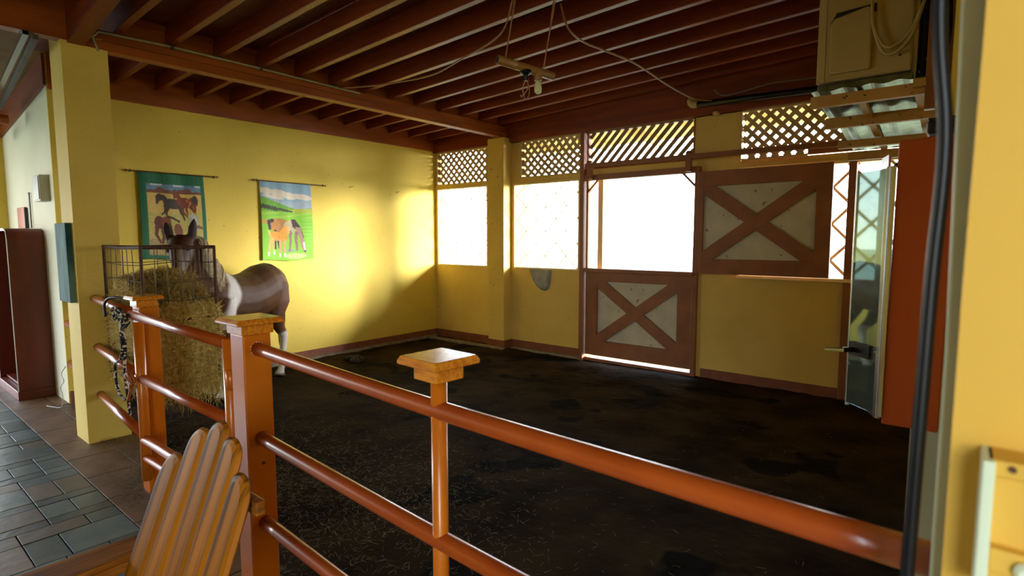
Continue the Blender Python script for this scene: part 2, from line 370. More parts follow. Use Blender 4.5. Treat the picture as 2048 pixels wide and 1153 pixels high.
w1 = sempty('window_1', (.06, 0, 1.17)); winframe(w1, .05, 1.13, 1.17, 2.395, .02); winframe(w1, .05, 1.13, 2.45, 2.955, .012, m=M['lattice'], name='lattice_frame')
lattice(w1, .06, 1.12, 2.46, 2.95, (-1, 1)); grille(w1, .07, 1.11, 1.19, 2.375)
w2 = sempty('window_2', (1.63, 0, 1.17)); winframe(w2, 1.63, 2.74, 1.17, 2.375, .02); winframe(w2, 1.76, 2.80, 2.455, 2.955, .012, m=M['lattice'], name='lattice_frame')
lattice(w2, 1.77, 2.79, 2.465, 2.95, (-1, 1), bend=.035); grille(w2, 1.65, 2.72, 1.19, 2.355)
w3 = sempty('window_3', (4.78, 0, 1.17)); winframe(w3, 4.77, 6.6, 1.17, 2.355, .03, y=(-.03, .05)); winframe(w3, 4.76, 6.6, 2.44, 2.955, .012, m=M['lattice'], name='lattice_frame')
lattice(w3, 4.78, 6.58, 2.45, 2.95, (-1, 1)); grille(w3, 4.80, 6.57, 1.2, 2.33, .34, .36, m=M['lattice'], flat=True)
w4 = sempty('window_4', (2.87, 0, 2.5), 'lattice fanlight of slanting brown slats above the stable door'); winframe(w4, 2.86, 4.26, 2.49, 2.955, .014, m=M['doorwood'], name='lattice_frame')
lattice(w4, 2.88, 4.24, 2.50, 2.95, (1,), pitch=.115, wd=.050, m=M['doorlat'], ang=47)
box_sill = obj('window_sill', B(4.79, 6.6, -.06, .0, 1.165, 1.20), M['cream'], w3, .004)
# trims on the back wall
def trim(n, *a, m='doorwood', bv=.004, label=None): return struct('trim_%d' % n, B(*a), M[m], None, label, bv)
trim(2, 2.80, 2.86, -.10, .0, -.03, 2.97, label='tall brown door post left of the stable door')
trim(3, 4.29, 4.345, -.055, .0, -.03, 2.36, label='brown door post right of the stable door')
trim(4, 5.79, 5.86, -.05, .0, -.03, 2.36, label='brown post running down the back wall beside the glass door')
trim(5, 5.42, 6.6, -.02, 0, 2.44, 2.49, m='doorwood')
trim(6, 4.78, 5.42, -.02, 0, 2.40, 2.44, m='shelf')

# ---------------------------------------------------------------- stable door: two leaves with cross braces
def leaf(name, x0, x1, z0, z1, y, ix0, ix1, iz0, iz1, bw, label):
    r = sempty(name, (x0, y, z0), label); D = .045
    obj('panel', B(ix0 - .02, ix1 + .02, y + .012, y + .03, iz0 - .02, iz1 + .02), M['doorpanel'], r)
    obj('stile', B(x0, ix0, y - D / 2, y + D / 2, z0, z1), M['doorwood'], r, .003); obj('stile', B(ix1, x1, y - D / 2, y + D / 2, z0, z1), M['doorwood'], r, .003)
    obj('rail', B(ix0, ix1, y - D / 2, y + D / 2, iz1, z1), M['doorwood'], r, .003); obj('rail', B(ix0, ix1, y - D / 2, y + D / 2, z0, iz0), M['doorwood'], r, .003)
    L_ = math.hypot(ix1 - ix0, iz1 - iz0)
    for s, yo in ((1, -.002), (-1, 0.001)):
        za, zb = (iz0, iz1) if s > 0 else (iz1, iz0)
        ux, uz = (ix1 - ix0) / L_, (zb - za) / L_; nx, nz = -uz * bw / 2, ux * bw / 2
        # brace clipped to the opening: hexagon
        hx = bw / 2 / abs(uz); hzv = bw / 2 / abs(ux)
        if s > 0: pts = [(ix0, za), (ix0 + hx, za), (ix1, zb - hzv), (ix1, zb), (ix1 - hx, zb), (ix0, za + hzv)]
        else: pts = [(ix0, za), (ix0, za - hzv), (ix1 - hx, zb), (ix1, zb), (ix1, zb + hzv), (ix0 + hx, za)]
        obj('cross_brace', prism(BM(), [(a, y - .018 + yo, b) for a, b in pts], (0, .03, 0)), M['doorwood'], r)
    return r
d1 = leaf('door_1', 2.875, 4.285, .075, 1.165, -.035 + .0, 3.045, 4.12, .275, 1.05, .135, 'lower half of the brown stable door with a cross brace over dirty white panels')
obj('top_rail', B(2.86, 4.30, -.09, .0, 1.165, 1.215), M['doorwood'], d1, .004)
d2 = leaf('door_2', 4.315, 5.675, 1.205, 2.335, -.10, 4.42, 5.535, 1.37, 2.17, .14, 'upper half of the brown stable door slid open to the right on its rail')
obj('threshold', B(2.87, 4.29, -.05, .02, -.03, .035), M['doorwood'], d1)
tr = sempty('trim_7', (2.9, -.12, 2.5), 'brown sliding-door rail with its hangers above the stable door')
obj('track', beam(BM(), (2.90, -.13, 2.515), (5.80, -.13, 2.50), .045, .055), M['doorwood'], tr, .003)
for hx in (2.963, 4.243):
    hg = obj('hanger', B(hx - .03, hx + .03, -.155, -.1, 2.345, 2.555), M['doorwood'], tr, .003)
    obj('hanger_bolt', lathe(BM(), (hx, -.128, 2.555), [(.03, 0), (.034, .008), (.018, .022)], 12), M['iron'], hg)
obj('lintel', B(2.86, 4.35, -.09, -.0, 2.335, 2.405), M['doorwood'], tr, .003)
for s, cx in ((1, 2.905), (-1, 4.30)):
    obj('corner_brace', beam(BM(), (cx, -.06, 2.19), (cx + s * .15, -.06, 2.345), .022, .03, (0, 1, 0)), M['doorwood'], tr)
obj('guide_strip', B(2.885, 2.915, -.075, -.045, 1.21, 2.34), M['doorwood'], tr)
obj('frame_strip', B(2.985, 3.06, .05, .12, 1.2, 2.36), M['cream'], tr)

# ---------------------------------------------------------------- ceiling
ceil = struct('ceiling', B(-.2, 6.9, -9.3, .14, 3.62, 3.66), M['board'])
def pitched(bm, x0, x1, y0, y1, zf, h):
    a = [(x0, y0, zf(x0)), (x1, y0, zf(x1)), (x1, y1, zf(x1)), (x0, y1, zf(x0))]; return prism(bm, a, (0, 0, h))
JY = [-4.73 + .38 * i for i in range(13)]
bmj = pitched(BM(), 0, 6.75, -.028, .028, zc, .16)
j0 = obj('joist', bmj, M['wood'], ceil, .004, origin=(0, 0, 0)); j0.location = V((0, JY[0], 0)) - wpos(ceil)
for jy in JY[1:]: copyto(j0, (0, jy, 0), ceil)
# ceiling boards between joists, in lengths
for ji, jy in enumerate([-5.1] + JY):
    nx_ = 5
    for q in range(nx_):
        xa = 0 + q * 1.36 - (.4 if ji % 2 else 0); xb = xa + 1.352; xa = max(xa, 0)
        obj('ceiling_board', pitched(BM(), xa, min(xb, 6.85), jy + .0, jy + .376, lambda x: zc(x) + .16 + (.0 if (ji + q) % 2 else .003), .02), M['board'], ceil)
# blocking boards over the middle beam
for i in range(len(JY) - 1):
    ya, yb = JY[i] + .028, JY[i + 1] - .028
    t = (JY[i] + 5) / 5; xb = 1.455 + .09 * t
    obj('blocking', B(xb - .07, xb - .045, ya, yb, zc(1.4) - .0, zc(1.4) + .125), M['woody'], ceil)
    obj('batten', B(xb - .05, xb - .02, ya, yb, zc(1.4) + .115, zc(1.4) + .16), M['woody'], ceil)
# middle beam, in two laminations
prA = [(1.34, -5.0, 3.045), (1.455, -5.0, 3.045), (1.545, 0, 3.03), (1.43, 0, 3.03)]
obj('main_beam', prism(BM(), prA, (0, 0, .07)), M['woody'], ceil, .004)
prB = [(1.34, -5.0, 3.119), (1.447, -5.0, 3.119), (1.537, 0, 3.104), (1.43, 0, 3.104)]
obj('main_beam', prism(BM(), prB, (0, 0, .077)), M['woody'], ceil, .004)
struct('trim_8', B(0, .035, -4.88, -.0, 2.985, 3.135), M['woody'], label='red-brown board along the top of the left wall')
struct('trim_8', B(0, .03, -4.88, -.0, 3.135, 3.33), M['woody'], label='upper board along the top of the left wall, notched behind the joists')
struct('trim_9', B(0.0, 6.7, -.05, 0.0, 2.965, 3.14), M['wood'], label='red-brown beam along the top of the back wall')
struct('trim_9', B(0.0, 6.7, -.04, 0.0, 3.14, 3.6), M['wood'], label='upper board along the top of the back wall')
# beam rising to the right from the pillar
bm = BM(); prism(bm, [(1.36, -4.95, 3.03), (4.6, -4.95, 3.46), (4.6, -4.95, 3.6), (1.36, -4.95, 3.6)], (0, -.10, 0)); struct('trim_10', bm, M['wood'], label='wide brown rafter rising to the right from the pillar top')
# veranda side
def zv(x): return 3.30 + .13 * x
struct('trim_11', B(1.36, 1.46, -9.2, -5.05, 3.06, 3.42), M['woody'], label='orange-brown beam running from the pillar out over the veranda')
vc = struct('ceiling', B(-6.5, -6.4, -9.3, -4.8, 2.3, 2.4), M['olive'])
for i in range(8):
    xa = -6.4 + i * .98
    obj('ceiling_board', pitched(BM(), xa, xa + .972, -9.3, -4.7, zv, .02), M['olive'], vc)
for xx in (-5.6, -4.4, -3.2, -1.52, -.92): obj('rafter', T([(xx, -9.2, 2.86 + .13 * (xx + 1)), (xx, -5.02, 2.79 + .13 * (xx + 1))], .048, 12) if xx > -2 else B(xx - .04, xx + .04, -9.2, -4.9, zv(xx) - .16, zv(xx)), M['woody'], vc)
bm = BM(); prism(bm, [(-6.4, -4.89, 2.28), (0.0, -4.89, 3.02), (0, -4.89, 3.3), (-6.4, -4.89, 2.5)], (0, -.02, 0)); obj('wall_board', bm, M['wood'], vc)
for yy in (-5.45, -6.1): obj('rafter', pitched(BM(), 1.47, 6.9, yy - .03, yy + .03, lambda x: 3.24 + .05 * (x - 1.47), .15), M['wood'], vc)
# roof board over the camera's bay, closes the veranda
struct('ceiling', pitched(BM(), 1.2, 9.6, -9.3, -4.9, lambda x: 3.60, .03), M['board'])

rh = random.Random(8)
for ji in (1, 2, 3, 4, 5, 6):
    yy = JY[ji] - .03
    for q in range(6):
        xx = 1.75 + q * .42 + rh.uniform(-.08, .08); zz = zc(xx) + .125
        obj('cable_hook', tube(BM(), bez([(xx, yy, zz + .025), (xx + .004, yy - .016, zz + .012), (xx + .016, yy - .02, zz - .008), (xx + .032, yy - .012, zz - .006), (xx + .036, yy - .006, zz + .006)], 3), .004, 5), M['woody'], ceil)
obj('ceiling_wire', T([(1.7, JY[3] - .034, zc(1.7) + .135), (3.2, JY[3] - .036, zc(3.2) + .128), (5.2, JY[3] - .034, zc(5.2) + .135)], .005, 5), M['woody'], ceil)
# conduit on the middle beam
t = thing('metal_conduit', (1.50, -3.9, 3.18), 'thin grey-green metal conduit running along the wooden middle beam from the pillar', 'conduit')
obj('pipe', T([(1.455, -4.86, 3.03), (1.475, -4.90, 3.12), (1.49, -4.86, 3.165), (1.505, -4.4, 3.178), (1.525, -3.6, 3.172), (1.54, -2.9, 3.16), (1.55, -2.55, 3.155)], .009, 8), M['conduit'], t)
for yy, xx in ((-4.36, 1.506), (-3.62, 1.524), (-2.86, 1.541)): obj('clip', lathe(BM(), (xx, yy, 3.174), [(.016, -.012), (.016, .012)], 10, 'y'), M['iron'], t)
# grey channel under the veranda roof
t = thing('ceiling_lamp_batten', (.5, -5.15, 3.0), 'long grey metal channel hanging under the veranda ceiling left of the pillar', 'channel')
obj('channel', beam(BM(), (1.5, -5.24, 3.02), (-1.0, -5.06, 2.93), .034, .034), M['greyd'], t); obj('bracket_strip', beam(BM(), (1.49, -5.29, 3.04), (-1.0, -5.12, 2.95), .035, .03), M['black'], t)

# ---------------------------------------------------------------- outside
struct('ground', B(-40, 50, .12, 90, -.25, -.06), M['ground'])
struct('ground', B(-60, 60, -80, -9.5, -.25, -.12), M['ground'])
struct('ground', B(-60, -7, -9.5, .12, -.25, -.12), M['ground'])
ev = struct('ceiling', B(-1, 8, .12, 3.6, 3.42, 3.46), M['eave'], label='cream underside of the outer roof beyond the back wall')
for i in range(9): obj('rafter', B(-.8 + i * 1.0, -.72 + i * 1.0, 0.12, 3.6, 3.30, 3.42), M['eave'], ev)
for x0 in (-.9, 8.2): struct('wall_outer_post', B(x0, x0 + .2, 3.3, 3.5, -.1, 3.3), M['cream'])
t = thing('paddock_fence', (3, 6, -.06), 'pale rail fence out in the glare beyond the barred windows', 'fence')
for i in range(7): obj('post', B(-6 + i * 2.4, -5.9 + i * 2.4, 5.95, 6.05, -.06, 1.35), M['softwhite'], t)
for z in (.45, .8, 1.15): obj('rail', B(-6, 8.5, 5.9, 5.95, z - .05, z + .05), M['softwhite'], t)

# ---------------------------------------------------------------- pipe fence
def square_cap(parent, cx, cy, s, ztop, rot=0, inner=.68):
    h = s / 2; bm = BM(); Rm = Matrix.Rotation(rot, 4, 'Z')
    prof = [(h * .97, 0), (h, .004), (h, .012), (h * .93, .024), (h * .90, .026)]
    rings = [[bm.verts.new(Rm @ V((a * q, b * q, z)) + V((cx, cy, ztop - .026))) for a, b in ((-1, -1), (1, -1), (1, 1), (-1, 1))] for q, z in prof]
    for i in range(len(rings) - 1):
        for k in range(4): bm.faces.new((rings[i][k], rings[i][(k + 1) % 4], rings[i + 1][(k + 1) % 4], rings[i + 1][k]))
    bm.faces.new(rings[0][::-1]); bm.faces.new(rings[-1])
    c = obj('post_cap', bm, M['cap'], parent, .003)
    q = h * inner; obj('cap_block', prism(BM(), [Rm @ V((a * q, b * q, 0)) + V((cx, cy, ztop - .070)) for a, b in ((-1, -1), (1, -1), (1, 1), (-1, 1))], (0, 0, .044)), M['cap'], c, .003)
def weld(bm, c, r, axis, n=14):
    for k in range(n):
        a = 2 * PI * k / n + random.uniform(-.1, .1); v1 = V((0, math.cos(a), math.sin(a))) * r
        bmesh.ops.create_icosphere(bm, subdivisions=1, radius=random.uniform(.0025, .0042), matrix=Matrix.Translation(V(c) + v1))
    return bm
t = thing('pipe_fence', (4.28, -5.14, 0), 'orange-brown enamelled pipe fence with a square gate post and three rails across the foreground', 'fence')
obj('gate_post', B(4.215, 4.335, -5.20, -5.078, -.02, 1.192), M['fence'], t, .006)
square_cap(t, 4.275, -5.139, .205, 1.262, 0)
RR = .0285
railpts = {0: [(4.335, -5.14, 1.128), (5.47, -5.165, 1.092), (6.652, -5.225, 1.098)], 1: [(4.335, -5.14, .735), (5.475, -5.165, .688), (6.652, -5.225, .69)], 2: [(4.335, -5.14, .352), (5.475, -5.165, .30), (6.652, -5.225, .29)]}
for k in range(3):
    rl = obj('rail', tube(BM(), bez(railpts[k], 6), RR, 20), M['rail'], t, smooth=True)
    obj('weld', weld(BM(), (4.337, -5.14, railpts[k][0][2]), .030, 'x'), M['fence'], rl)
obj('pipe_post', tube(BM(), [(5.483, -5.165, -.02), (5.483, -5.165, 1.195)], .0245, 20), M['fence'], t, smooth=True)
square_cap(t, 5.497, -5.178, .172, 1.262, -.06, .6)
obj('bolt', lathe(BM(), (4.337, -5.135, .62), [(.007, 0), (.007, .004)], 8, 'x'), M['iron'], t)
obj('end_plate', B(6.60, 6.652, -5.255, -5.19, .2, .235), M['rail'], t)

t = thing('pipe_fence', (2.74, -5.05, 0), 'short stretch of pipe fence from the pillar to the small capped post', 'fence')
obj('post', B(2.685, 2.80, -5.105, -4.995, -.02, 1.182), M['fence'], t, .005); square_cap(t, 2.745, -5.06, .17, 1.252, 0)
for z, z2 in ((1.138, 1.136), (.757, .752), (.377, .372)):
    obj('rail', T([(1.44, -4.99, z), (2.70, -5.10, z2)], .029, 18), M['rail'], t, smooth=True)
t = thing('pipe_rails', (.6, -4.92, .8), 'three brown pipe rails passing behind the yellow pillar', 'rails')
for z in (1.153, .792, .401): obj('rail', T([(-.01, -4.80, z), (.10, -4.875, z), (1.2, -4.94, z)], .03, 14), M['rail'], t, smooth=True)

t = thing('pipe_gate', (3.95, -5.12, 0), 'brown pipe gate between the small capped post and the big gate post', 'gate')
for k, (za, zb, xa) in enumerate(((1.138, 1.102, 2.74), (.757, .722, 2.80), (.377, .345, 2.84), (.262, .235, 2.84))):
    obj('rail', T([(xa, -5.128, za), (3.985, -5.105, zb)], .0285 if k < 3 else .024, 18), M['rail'], t, smooth=True)
obj('stile', T([(3.985, -5.105, 1.125), (3.985, -5.105, .12)], .029, 18), M['fence'], t, smooth=True)
obj('stile', T([(2.845, -5.128, 1.10), (2.845, -5.128, .12)], .029, 18), M['fence'], t, smooth=True)
hg = obj('hinge', T([(4.035, -5.125, .985), (4.035, -5.125, .895)], .022, 14), M['fence'], t, smooth=True)
obj('hinge_plate', B(3.99, 4.22, -5.13, -5.10, .905, .975), M['fence'], hg, .003)
hg = obj('hinge', T([(4.035, -5.125, .30), (4.035, -5.125, .21)], .022, 14), M['fence'], t, smooth=True)

# ropes on the gate
t = thing('tie_rope', (2.68, -5.14, .9), 'black and white braided rope knotted round the top rail beside the small post', 'rope')
bm = BM()
def helixloop(c, r, n, tilt, axis):
    out = []
    for i in range(n * 10 + 1):
        a = 2 * PI * i / 10; out.append(V(c) + V((math.cos(a) * r * (.6 + .4 * math.sin(i * .7)), -.005 - abs(math.sin(a)) * .012 + .01 * math.sin(i), math.sin(a) * r)))
    return out
tube(bm, helixloop((2.64, -5.155, 1.135), .040, 3, 0, 'x'), .0075, 8); tube(bm, helixloop((2.74, -5.16, 1.10), .05, 2, 0, 'x'), .0075, 8); tube(bm, helixloop((2.55, -5.15, 1.13), .04, 1, 0, 'x'), .0075, 8)
obj('knot', bm, M['ropew'], t, smooth=True)
obj('strand', tube(BM(), bez([(2.66, -5.165, 1.10), (2.665, -5.15, .95), (2.65, -5.155, .80), (2.68, -5.16, .66), (2.675, -5.15, .50)], 8), .009, 8), M['ropew'], t, smooth=True)
obj('strand', tube(BM(), bez([(2.65, -5.165, 1.08), (2.66, -5.165, .92), (2.60, -5.165, .84), (2.49, -5.16, .80), (2.48, -5.16, .70), (2.55, -5.165, .62), (2.66, -5.17, .60)], 8), .009, 8), M['ropew'], t, smooth=True)
t = thing('leather_tie', (2.8, -5.16, .75), 'brown leather tie knotted round the second gate rail at the small post', 'tie')
bm = BM(); tube(bm, helixloop((2.80, -5.165, .745), .045, 3, 0, 'x'), .009, 8); tube(bm, bez([(2.80, -5.18, .74), (2.85, -5.19, .70), (2.80, -5.19, .63)], 6), .009, 8); obj('tie_cord', bm, M['tie'], t, smooth=True)
t = thing('rubber_strap', (2.1, -5.06, 1.15), 'black strap looped over the top rail next to the pillar', 'strap')
obj('strap_loop', tube(BM(), bez([(2.06, -5.085, 1.06), (2.055, -5.085, 1.14), (2.10, -5.075, 1.185), (2.18, -5.05, 1.20), (2.30, -5.0, 1.19)], 6), .009, 6), M['blackm'], t, smooth=True)

# ---------------------------------------------------------------- hay rack with hay
RX0, RX1, RY0, RY1, RZ0, RZ1 = 1.53, 2.32, -4.93, -4.45, .575, 1.54
t = thing('hay_rack', (1.9, -4.7, .57), 'rusty wire-mesh hay rack hung behind the rails beside the pillar, full of hay', 'hay rack')
for (x, y) in ((RX0, RY0), (RX1, RY0), (RX1, RY1), (RX0, RY1)): obj('post', T([(x, y, RZ0 - .02), (x, y, RZ1 + .01)], .011, 8), M['iron'], t)
for z in (RZ0, RZ1):
    for a, b in (((RX0, RY0), (RX1, RY0)), ((RX1, RY0), (RX1, RY1)), ((RX1, RY1), (RX0, RY1)), ((RX0, RY1), (RX0, RY0))):
        obj('frame_bar', T([(a[0], a[1], z), ((a[0] + b[0]) / 2, (a[1] + b[1]) / 2, z - .006), (b[0], b[1], z)], .012, 8), M['iron'], t)
for a, b in (((RX0, RY0), (RX1, RY0)), ((RX1, RY0), (RX1, RY1))): obj('frame_bar', T([(a[0], a[1], 1.02), (b[0], b[1], 1.02)], .010, 8), M['iron'], t)
rw = random.Random(11)
def wirev(a):
    return obj('wire', T([(a[0], a[1], RZ0), (a[0] + rw.uniform(-.012, .012), a[1], 1.05), (a[0] + rw.uniform(-.02, .02), a[1] + rw.uniform(-.01, .01), RZ1)], .0032, 5), M['wire'], t)
def wireh(a, b, z):
    m_ = ((a[0] + b[0]) / 2, (a[1] + b[1]) / 2); return obj('wire', T([(a[0], a[1], z), (m_[0], m_[1], z + rw.uniform(-.02, .02)), (b[0], b[1], z + rw.uniform(-.008, .008))], .0032, 5), M['wire'], t)
for i in range(1, 6): wirev((RX0 + (RX1 - RX0) * i / 6, RY0)); wirev((RX0 + (RX1 - RX0) * (i + .1) / 6, RY1))
for i in range(1, 6): wirev((RX1, RY0 + (RY1 - RY0) * i / 6))
for i in range(1, 4): wirev((RX0, RY0 + (RY1 - RY0) * i / 4))
for z in (.72, .87, 1.17, 1.30, 1.42):
    wireh((RX0, RY0), (RX1, RY0), z); wireh((RX1, RY0), (RX1, RY1), z)
    if z > 1.1: wireh((RX0, RY1), (RX1, RY1), z); wireh((RX0, RY0), (RX0, RY1), z)
wireh((RX0, RY0), (RX1, RY0), .65); wireh((RX1, RY0), (RX1, RY1), .65)

def blades(n, place, ln, wd, seed, curl=.3):
    r = random.Random(seed); vs = []; fs = []
    for i in range(n):
        p, d, nrm = place(r)
        L_ = r.uniform(*ln); d = d.normalized(); s = d.cross(nrm)
        if s.length < 1e-3: s = d.cross(V((.3, .2, 1)))
        s = s.normalized() * wd * r.uniform(.6, 1.4); c = nrm * L_ * curl * r.uniform(-.5, 1)
        q = [p - d * L_ / 2 - c * .3, p + c * .4, p + d * L_ / 2 - c * .3]; k = len(vs)
        for u in q: vs += [u - s, u + s]
        fs += [(k, k + 1, k + 3, k + 2), (k + 2, k + 3, k + 5, k + 4)]
    return vs, fs
def stuff(name, vs, fs, m, label, cat, kind='stuff', parent=None):
    me = bpy.data.meshes.new(name); me.from_pydata([tuple(v) for v in vs], [], fs); me.materials.append(m)
    o = bpy.data.objects.new(name, me); COL.objects.link(o); o.parent = parent
    if parent: o.location = -wpos(parent)
    o['kind'] = kind
    if label: tag(o, label, cat)
    return o
# hay core: lumpy block inside the rack, heaped towards the middle
def haytop(x, y):
    u = (x - RX0) / (RX1 - RX0); v = (y - RY0) / (RY1 - RY0)
    return 1.06 + .27 * math.exp(-((u - .5) / .36) ** 2) - .04 * abs(v - .5) + .05 * noise.noise((x * 7, y * 7, 1))
bm = BM(); n = 26; grid = []
for j in range(n + 1):
    row_ = []
    for i in range(n + 1):
        x = RX0 + .02 + (RX1 - RX0 - .04) * i / n; y = RY0 + .02 + (RY1 - RY0 - .04) * j / n
        row_.append(bm.verts.new((x, y, haytop(x, y))))
    grid.append(row_)
for j in range(n):
    for i in range(n): bm.faces.new((grid[j][i], grid[j][i + 1], grid[j + 1][i + 1], grid[j + 1][i]))
edge = [grid[0][i] for i in range(n + 1)] + [grid[j][n] for j in range(1, n + 1)] + [grid[n][i] for i in range(n - 1, -1, -1)] + [grid[j][0] for j in range(n - 1, 0, -1)]
prev = edge
for z in (.98, .86, .74, .62, .58):
    ring = []
    for v in edge:
        f = noise.noise((v.co.x * 6, v.co.y * 6, z * 8)) * .035 - .006
        c = V((1.925, -4.69, 0)); d = (V((v.co.x, v.co.y, 0)) - c).normalized()
        ring.append(bm.verts.new((v.co.x + d.x * f, v.co.y + d.y * f, z)))
    for i in range(len(edge)): bm.faces.new((prev[i], ring[i], ring[(i + 1) % len(edge)], prev[(i + 1) % len(edge)])[::-1])
    prev = ring
bm.faces.new(prev)
bmesh.ops.recalc_face_normals(bm, faces=bm.faces)
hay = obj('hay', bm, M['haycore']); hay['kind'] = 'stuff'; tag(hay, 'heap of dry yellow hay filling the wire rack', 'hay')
def hp(r):
    q = r.random()
    if q < .34:
        x = r.uniform(RX0, RX1); y = r.uniform(RY0, RY1); return V((x, y, haytop(x, y) + r.uniform(0, .022))), V((r.gauss(0, 1), r.gauss(0, 1), r.gauss(0, .35))), V((0, 0, 1))
    if q < .70:
        y = r.uniform(RY0, RY1); z = r.uniform(.56, haytop(RX1, y) + .02); return V((RX1 - .01 + r.uniform(-.01, .022), y, z)), V((r.gauss(0, .3), r.gauss(0, 1), r.gauss(0, .7))), V((1, 0, 0))
    x = r.uniform(RX0, RX1); z = r.uniform(.56, haytop(x, RY0) + .02); return V((x, RY0 + .01 - r.uniform(-.01, .022), z)), V((r.gauss(0, 1), r.gauss(0, .3), r.gauss(0, .7))), V((0, -1, 0))
vs, fs = blades(19000, hp, (.05, .17), .0014, 5, .5)
def hang(r):
    y = r.uniform(RY0, RY1 + .02); x = r.uniform(RX0 + .2, RX1); return V((x if r.random() < .5 else RX1, y, .57 - abs(r.gauss(0, .07)))), V((r.gauss(0, .5), r.gauss(0, .6), -1)), V((1, 0, 0))
v2, f2 = blades(1300, hang, (.06, .22), .0013, 6, .5)
k = len(vs); vs += v2; fs += [tuple(i + k for i in f) for f in f2]
stuff('hay_strand', vs, fs, M['hay'], None, None, parent=hay)

# straw on the floors
def stall(r):
    q = r.random()
    if q < .65: x = r.gauss(3.0, .9); y = r.gauss(-4.5, .38)
    elif q < .92: x = r.gauss(3.9, .6); y = r.gauss(-4.2, .5)
    else: x = r.uniform(.2, 6.3); y = r.uniform(-4.95, -1.2)
    x = min(max(x, .1), 6.4); y = min(max(y, -5.0), -.4)
    return V((x, y, hz(x, y) + .006 + r.uniform(0, .008))), V((r.gauss(0, 1), r.gauss(0, 1), r.gauss(0, .12))), V((0, 0, 1))
vs, fs = blades(6500, stall, (.015, .055), .0009, 9, .12)
stuff('straw', vs, fs, M['straw'], 'loose straw scattered over the dark dirt floor of the stall', 'straw')
def ver(r):
    q = r.random()
    if q < .6: x = r.gauss(2.75, .28); y = r.gauss(-5.12, .07)
    else: x = r.gauss(2.0, .4); y = -5.02 + abs(r.gauss(0, .08))
    return V((x, y, .006 + r.uniform(0, .012))), V((r.gauss(0, 1), r.gauss(0, 1), r.gauss(0, .1))), V((0, 0, 1))
vs, fs = blades(1500, ver, (.03, .10), .0010, 10, .15)
stuff('straw', vs, fs, M['straw'], 'wisps of hay lying on the terracotta tiles around the small post', 'straw')

# green bin behind the small post
t = thing('green_bin', (2.52, -5.0, .1), 'dark green plastic bin standing behind the small post under the rope', 'bin')
obj('bin_body', prism(BM(), [(2.43, -4.99, 0), (2.53, -4.99, 0), (2.53, -4.95, 0), (2.43, -4.95, 0)], (0, 0, .56)), M['green'], t, .006)
obj('bin_rim', B(2.42, 2.54, -5.0, -4.945, .545, .57), M['green'], t, .004)

# ---------------------------------------------------------------- wall hangings
def painter(nu, nv):
    U, Vv = np.meshgrid(np.linspace(0, 1, nu), np.linspace(0, 1, nv)); return U, Vv
class Paint:
    def __init__(s, nu, nv, x0, x1, y0, y1, base):
        s.U, s.V = painter(nu, nv); s.X = x0 + s.U * (x1 - x0); s.Y = y0 + s.V * (y1 - y0); s.C = np.ones((nv, nu, 3)) * np.array(base); s.rs = np.random.RandomState(4)
    def fill(s, m, c, var=.0):
        c = np.array(c); n_ = 1 + var * s.rs.randn(*m.shape)[..., None]; s.C = np.where(m[..., None], c * n_, s.C)
    def ell(s, cx, cy, rx, ry, rot, c, var=.12):
        a = math.radians(rot); dx, dy = s.X - cx, s.Y - cy; u = dx * math.cos(a) + dy * math.sin(a); v = -dx * math.sin(a) + dy * math.cos(a)
        s.fill((u / rx) ** 2 + (v / ry) ** 2 < 1, c, var)
    def line(s, pts, w0, w1, c, var=.12):
        n = len(pts) - 1
        for i in range(n):
            (ax, ay), (bx, by) = pts[i], pts[i + 1]; dx, dy = bx - ax, by - ay; L2 = dx * dx + dy * dy + 1e-6
            t_ = np.clip(((s.X - ax) * dx + (s.Y - ay) * dy) / L2, 0, 1); d = np.hypot(s.X - ax - t_ * dx, s.Y - ay - t_ * dy)
            ww = w0 + (w1 - w0) * (i + t_) / n; s.fill(d < ww, c, var)
    def poly(s, pts, c, var=.1):
        ins = np.zeros(s.X.shape, bool); n = len(pts); j = n - 1
        for i in range(n):
            xi, yi = pts[i]; xj, yj = pts[j]
            cr = ((yi > s.Y) != (yj > s.Y)) & (s.X < (xj - xi) * (s.Y - yi) / (yj - yi + 1e-9) + xi); ins ^= cr; j = i
        s.fill(ins, c, var)
